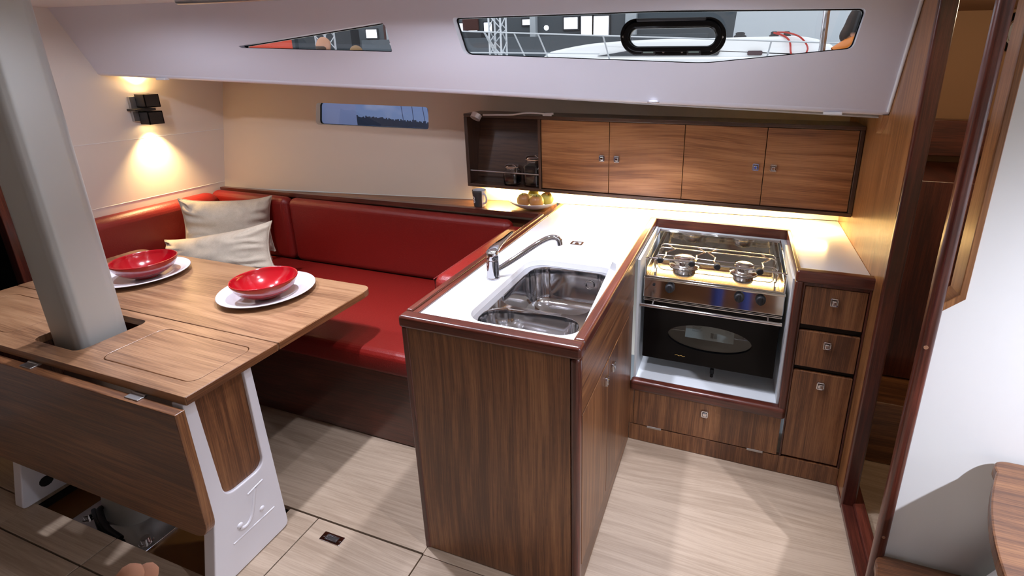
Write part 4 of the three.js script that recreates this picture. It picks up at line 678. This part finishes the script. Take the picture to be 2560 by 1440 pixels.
{ // chrome pole on our own side deck
  const p = thing('deck_pole', 'polished steel pole on the side deck outside the long window', 'pole'); part('pole', rod([.325, 1.585, -2.6], [.316, 2.6, -2.6], .014, .014, 20), M.chrome, p); part('base', new THREE.CylinderGeometry(.04, .045, .012, 24).translate(.325, 1.585, -2.6), M.chrome, p); seat(p, .325, 1.58, -2.6);
  const w = thing('deck_winch', 'small chrome deck winch outside the wedge window', 'winch'); part('drum', lathe(smooth([[0, .125], [.02, .125], [.03, .115], [.022, .10], [.022, .06], [.032, .04], [.036, .0], [0, 0]], 30), -1.95, 1.715, -2.55, 28), M.chrome, w); part('pad', box(-2.0, -1.9, 1.63, 1.715, -2.6, -2.5, .01), H.white, w); seat(w, -1.95, 1.63, -2.55);
  const d = structure('trim_2', 'white side deck outside the windows', 'deck'); part('side_deck', (() => { const r = []; for (const x of [-3.34, .515]) r.push([V(x, lipY(x) - .03 + .0, -2.2), V(x, lipY(x) - .03, -3.0), V(x, lipY(x) - .02, -3.0), V(x, lipY(x) - .02, -2.2)]); return loft(r, { cap0: true, cap1: true }); })(), H.white, d);
}
{ // printed banner standing outside the hull window: evening sky, tree line, rigging
  const cv = document.createElement('canvas'); cv.width = 1024; cv.height = 512; const g = cv.getContext('2d');
  const gr = g.createLinearGradient(0, 0, 0, 512); gr.addColorStop(0, '#6d8ccc'); gr.addColorStop(.6, '#9db2e2'); gr.addColorStop(1, '#aab8e2'); g.fillStyle = gr; g.fillRect(0, 0, 1024, 512); g.fillStyle = '#97a5d8'; g.fillRect(0, 0, 400, 512);
  const r = rng(4), N = noise2(21, 16, 16), im = g.getImageData(400, 0, 624, 512); for (let y = 0; y < 512; y++) for (let x = 0; x < 624; x++) { const k = clamp((.6 * N(x / 90, y / 45) + .4 * N(x / 35, y / 20) - .5) * 3), i = (y * 624 + x) * 4; for (let c = 0; c < 3; c++) im.data[i + c] = mix(im.data[i + c], [205, 208, 236][c], k * .55); } g.putImageData(im, 400, 0);
  g.fillStyle = '#2a3550'; for (let x = 400; x < 1024; x += 7) { const h = 50 + r() * 26 - (x - 400) * .03; g.fillRect(x, 285 - h * .6 + (x - 400) * .045, 8, 300); } g.strokeStyle = '#2d3c68'; g.lineWidth = 3; for (const [a, b] of [[640, 660], [700, 712], [745, 775], [770, 800]]) { g.beginPath(); g.moveTo(a, 0); g.lineTo(b, 350); g.stroke(); }
  const tx = new THREE.CanvasTexture(cv); tx.colorSpace = THREE.SRGBColorSpace;
  const b = thing('banner', 'printed blue sky and shoreline banner outside the hull window', 'banner'); const m = new THREE.PlaneGeometry(1.85, .62).translate(-2.84, 1.30, -3.388); part('print', m, S({ map: tx, roughness: .8 }), b); part('board', box(-3.77, -1.91, .98, 1.62, -3.42, -3.39, .003), H.light, b); part('stand', join(box(-3.6, -3.56, -2, 1.0, -3.43, -3.39, .004), box(-2.12, -2.08, -2, 1.0, -3.43, -3.39, .004)), H.dark, b); seat(b, -2.84, -2, -3.4);
}
// visitors: one continuous body each, smooth-joined tapered capsules
function body(bones, lo, hi, cell, k, colour) {
  const size = Math.max(hi[0] - lo[0], hi[1] - lo[1], hi[2] - lo[2]), n = Math.ceil(size / cell) + 2, mc = new MarchingCubes(n, new THREE.MeshBasicMaterial(), false, false, 400000); mc.isolation = 0;
  const B = bones.map(([a, b, ra, rb]) => [V(...a), V(...b), ra, rb]), half = size / 2, cen = V((lo[0] + hi[0]) / 2, (lo[1] + hi[1]) / 2, (lo[2] + hi[2]) / 2), p = V(), q = V();
  for (let z = 0; z < n; z++) for (let y = 0; y < n; y++) for (let x = 0; x < n; x++) { p.set((x - n / 2) / (n / 2), (y - n / 2) / (n / 2), (z - n / 2) / (n / 2)).multiplyScalar(half).add(cen); let s = 0; for (const [a, b, ra, rb] of B) { q.copy(b).sub(a); const t = clamp(p.clone().sub(a).dot(q) / Math.max(1e-9, q.lengthSq())); s += Math.exp(-k * (p.distanceTo(q.multiplyScalar(t).add(a)) - mix(ra, rb, t))); } mc.field[x + y * n + z * n * n] = Math.log(Math.max(s, 1e-30)) / k; }
  mc.update(); const c = mc.count, pos = new Float32Array(mc.positionArray.slice(0, c * 3)), nor = new Float32Array(mc.normalArray.slice(0, c * 3)), col = new Float32Array(c * 3);
  for (let i = 0; i < c; i++) { p.set(pos[i * 3], pos[i * 3 + 1], pos[i * 3 + 2]).multiplyScalar(half).add(cen); pos.set([p.x, p.y, p.z], i * 3); const o = colour(p); col.set([o.r, o.g, o.b], i * 3); }
  const g = new THREE.BufferGeometry(); g.setAttribute('position', new THREE.BufferAttribute(pos, 3)); g.setAttribute('normal', new THREE.BufferAttribute(nor, 3)); g.setAttribute('color', new THREE.BufferAttribute(col, 3)); return g;
}
const SKIN = new THREE.Color(0xb98468), NAVY = new THREE.Color(0x14161f), BLACK = new THREE.Color(0x0c0c0e), JEAN = new THREE.Color(0x2a3346);
const skinMat = S({ vertexColors: true, roughness: .75 });
function standing(name, label, x, yTop, z, hairCol) {     // facing away from us
  const y0 = yTop - 1.76, J = (a, b, c) => [x + a, y0 + b, z + c], w = thing(name, label, 'person');
  const bones = [[J(0, 1.63, .01), J(0, 1.67, -.02), .085, .090], [J(0, 1.58, -.03), J(0, 1.55, -.06), .060, .055], [J(0, 1.40, 0), J(0, 1.52, 0), .062, .056], [J(-.15, 1.38, 0), J(.15, 1.38, 0), .075, .075], [J(0, 1.33, 0), J(0, 1.0, 0), .145, .125], [J(-.06, 1.32, 0), J(.06, 1.32, 0), .12, .12], [J(-.07, .92, 0), J(.07, .92, 0), .12, .12],
    [J(-.20, 1.38, 0), J(-.25, 1.10, -.02), .058, .045], [J(-.25, 1.10, -.02), J(-.22, .86, -.12), .042, .030], [J(-.22, .86, -.12), J(-.21, .78, -.15), .034, .026], [J(.20, 1.38, 0), J(.25, 1.10, -.02), .058, .045], [J(.25, 1.10, -.02), J(.22, .86, -.12), .042, .030], [J(.22, .86, -.12), J(.21, .78, -.15), .034, .026],
    [J(-.09, .88, 0), J(-.10, .48, -.01), .088, .060], [J(-.10, .48, -.01), J(-.10, .09, .02), .056, .040], [J(-.10, .04, .02), J(-.11, .035, -.16), .045, .035], [J(.09, .88, 0), J(.10, .48, -.01), .088, .060], [J(.10, .48, -.01), J(.10, .09, .02), .056, .040], [J(.10, .04, .02), J(.11, .035, -.16), .045, .035], [J(-.088, 1.63, .0), J(-.092, 1.60, .0), .020, .014], [J(.088, 1.63, .0), J(.092, 1.60, .0), .020, .014]];
  part('body', body(bones, [x - .42, y0 - .02, z - .5], [x + .42, y0 + 1.80, z + .5], .022, 46, (p) => (p.y > y0 + 1.47 || (p.y < y0 + .9 && Math.abs(p.x - x) > .17 && p.y > y0 + .6)) ? SKIN : p.y > y0 + .92 ? NAVY : JEAN), skinMat, w);
  if (hairCol) part('hair', new THREE.SphereGeometry(.102, 24, 16, 0, Math.PI * 2, 0, 1.75).scale(1, 1.05, 1.08).rotateX(.35).translate(x, y0 + 1.665, z), S({ color: hairCol, roughness: .9 }), w); else part('hair', new THREE.TorusGeometry(.088, .012, 8, 24, Math.PI).rotateX(Math.PI / 2).scale(1, 2.2, 1.05).translate(x, y0 + 1.61, z - .005), S({ color: 0x4b3a30, roughness: .9 }), w);
  return seat(w, x, y0, z);
}
standing('person', 'visitor with a shaven head and dark jacket seen through the wedge window', -5.83, 2.12 + .0, -6, null);
standing('person', 'fair-haired visitor whose crown shows low in the wedge window', -6.30, 2.045, -7.2, 0x8a6a48);
{ const s = structure('trim_3', 'grey visitor gangway outside beyond the side deck', 'walkway'); part('gangway', box(-7.2, -4.2, .16, .25, -7.7, -5.4, .01), H.light, s); part('gangway_step', box(-6.2, -5.5, .2501, .358, -6.35, -5.75, .01), H.light, s); part('gangway_step', box(-6.6, -6.0, .2501, .283, -7.5, -6.9, .01), H.light, s); for (const x of [-7, -4.4]) part('leg', box(x - .04, x + .04, -2, .16, -6.1, -5.9, .005), H.dark, s); }
{ // person in black leaning on an orange fender outside the long window
  const w = thing('person', 'person in black with one bent arm leaning outside the long window', 'person'), z = -4.1, s = z / -3.6, at = (x, y) => [x * s, 1.7 + (y - 1.7) * s, z];
  const sh = at(.645, 2.00), el = at(.585, 1.888), ha = at(.628, 1.862), b = .68 * s;
  const bones = [[[b + .02, 1.98, z - .05], [b + .05, 1.62, z - .05], .14, .12], [[b + .0, 2.02, z], [b + .2, 2.06, z - .12], .10, .09], [sh, el, .060, .044], [el, ha, .040, .028], [ha, [ha[0] + .05, ha[1] - .025, z + .01], .030, .022], [[ha[0] + .04, ha[1] - .02, z + .02], [ha[0] + .09, ha[1] - .04, z + .03], .010, .008], [[ha[0] + .04, ha[1] - .03, z], [ha[0] + .09, ha[1] - .05, z], .010, .008], [[b + .14, 2.1, z - .06], [b + .15, 2.19, z - .04], .055, .055], [[b + .15, 2.27, z - .04], [b + .14, 2.33, z - .03], .088, .09], [[b + .05, 1.6, z - .05], [b - .02, 1.3, z + .05], .11, .08], [[b - .02, 1.3, z + .05], [b + .06, .93, z - .02], .07, .05], [[b + .06, .9, z - .02], [b - .08, .87, z], .045, .035], [[b + .12, 1.6, z - .12], [b + .14, 1.25, z - .1], .11, .08], [[b + .14, 1.25, z - .1], [b + .2, .92, z - .16], .07, .05], [[b + .2, .9, z - .16], [b + .06, .87, z - .14], .045, .035], [[b + .22, 2.04, z - .18], [b + .3, 1.8, z - .2], .055, .045], [[b + .3, 1.8, z - .2], [b + .2, 1.62, z - .1], .04, .03]];
  part('body', body(bones, [b - .35, .82, z - .45], [b + .5, 2.44, z + .4], .02, 50, (p) => (p.y > 2.13 && p.x > b + .05) || (p.distanceTo(V(...ha)) < .085) ? SKIN : p.y > 1.6 ? BLACK : JEAN), skinMat, w); part('hair', new THREE.SphereGeometry(.098, 24, 16, 0, Math.PI * 2, 0, 1.6).translate(b + .145, 2.31, z - .04), S({ color: 0x2a1d15, roughness: .9 }), w); seat(w, b, .85, z);
  const f = thing('fender', 'orange fender hanging below the leaning person outside', 'fender'); part('tube', tube([[.585, 1.795, z + .05], [.66, 1.845, z + .05], [.74, 1.875, z + .05], [.86, 1.87, z + .05]], .045, { seg: 24, rad: 16 }), S({ color: 0xd0741c, roughness: .5 }), f); seat(f, .7, 1.8, z);
  const q = structure('trim_4', 'narrow pontoon between the two boats', 'walkway'); part('pontoon', box(-1, 4, .60, .83, -4.9, -3.6, .01), H.light, q);
}
{ // the photographer, mirrored in the stove front; one finger of the raised hand reaches into view
  const w = thing('person', 'photographer in a dark shirt and blue jeans with one raised hand', 'person'), x = .06, z = .31, J = (a, b, c) => [x + a, b, z + c], blue = new THREE.Color(0x27408f), shirt = new THREE.Color(0x2e2a33);
  const wr = [-.345, 1.215, -.035], bones = [[J(0, 1.64, 0), J(0, 1.70, .02), .082, .09], [J(0, 1.60, -.05), J(0, 1.57, -.06), .05, .045], [J(0, 1.42, .02), J(0, 1.54, .01), .06, .055], [J(-.16, 1.39, .02), J(.16, 1.39, .02), .075, .075], [J(0, 1.34, .02), J(0, 1.0, .02), .14, .125], [J(-.07, .92, .02), J(.07, .92, .02), .12, .12],
    [J(-.2, 1.38, .02), [-.33, 1.10, .20], .056, .044], [[-.33, 1.10, .20], wr, .042, .029], [J(.2, 1.38, .02), J(.30, 1.14, .0), .056, .044], [J(.30, 1.14, .0), J(.12, 1.40, -.14), .042, .030], [J(.12, 1.40, -.14), J(.08, 1.48, -.17), .035, .03],
    [J(-.09, .88, .02), J(-.11, .48, .0), .09, .062], [J(-.11, .48, .0), J(-.12, .09, .03), .058, .042], [J(-.12, .045, .03), J(-.13, .04, -.16), .045, .036], [J(.09, .88, .02), J(.11, .48, .0), .09, .062], [J(.11, .48, .0), J(.12, .09, .03), .058, .042], [J(.12, .045, .03), J(.13, .04, -.16), .045, .036]];
  const gb = body(bones, [-.45, -.02, -.2], [.5, 1.83, .75], .02, 50, (p) => p.y > 1.50 || p.distanceTo(V(...wr)) < .10 ? SKIN : p.y > .93 ? shirt : p.y < .08 ? BLACK : blue);
  const kn = [-.362, 1.285, -.095], hb = [[wr, kn, .030, .026], [wr, [-.335, 1.285, -.085], .026, .024], [wr, [-.385, 1.278, -.10], .026, .022]];
  for (const [dx, dz, L, c] of [[-.372 + .362, .0, .078, 0], [.014, .004, .070, .2], [-.030, -.004, .066, .25], [.034, .012, .052, .4]]) { const a = [kn[0] + dx, kn[1], kn[2] + dz], m1 = [a[0] - .004, a[1] + L * .5, a[2] - .030 - c * .03], t1 = [m1[0] - .003, m1[1] + L * (.42 - c), m1[2] - .022 - c * .02]; hb.push([a, m1, .0105, .0095], [m1, t1, .0095, .0082]); }
  hb.push([[-.335, 1.245, -.06], [-.300, 1.285, -.085], .012, .011], [[-.300, 1.285, -.085], [-.295, 1.318, -.105], .011, .0095]);
  const gh = body(hb, [-.46, 1.17, -.22], [-.24, 1.39, .0], .0045, 180, () => SKIN); part('body', mergeGeometries([gb, gh]), skinMat, w); part('hair', new THREE.SphereGeometry(.098, 24, 16, 0, Math.PI * 2, 0, 1.5).rotateX(.3).translate(x, 1.70, z + .025), S({ color: 0x3a2a1e, roughness: .9 }), w); seat(w, x, 0, z);
}
renderer.render(scene, camera);
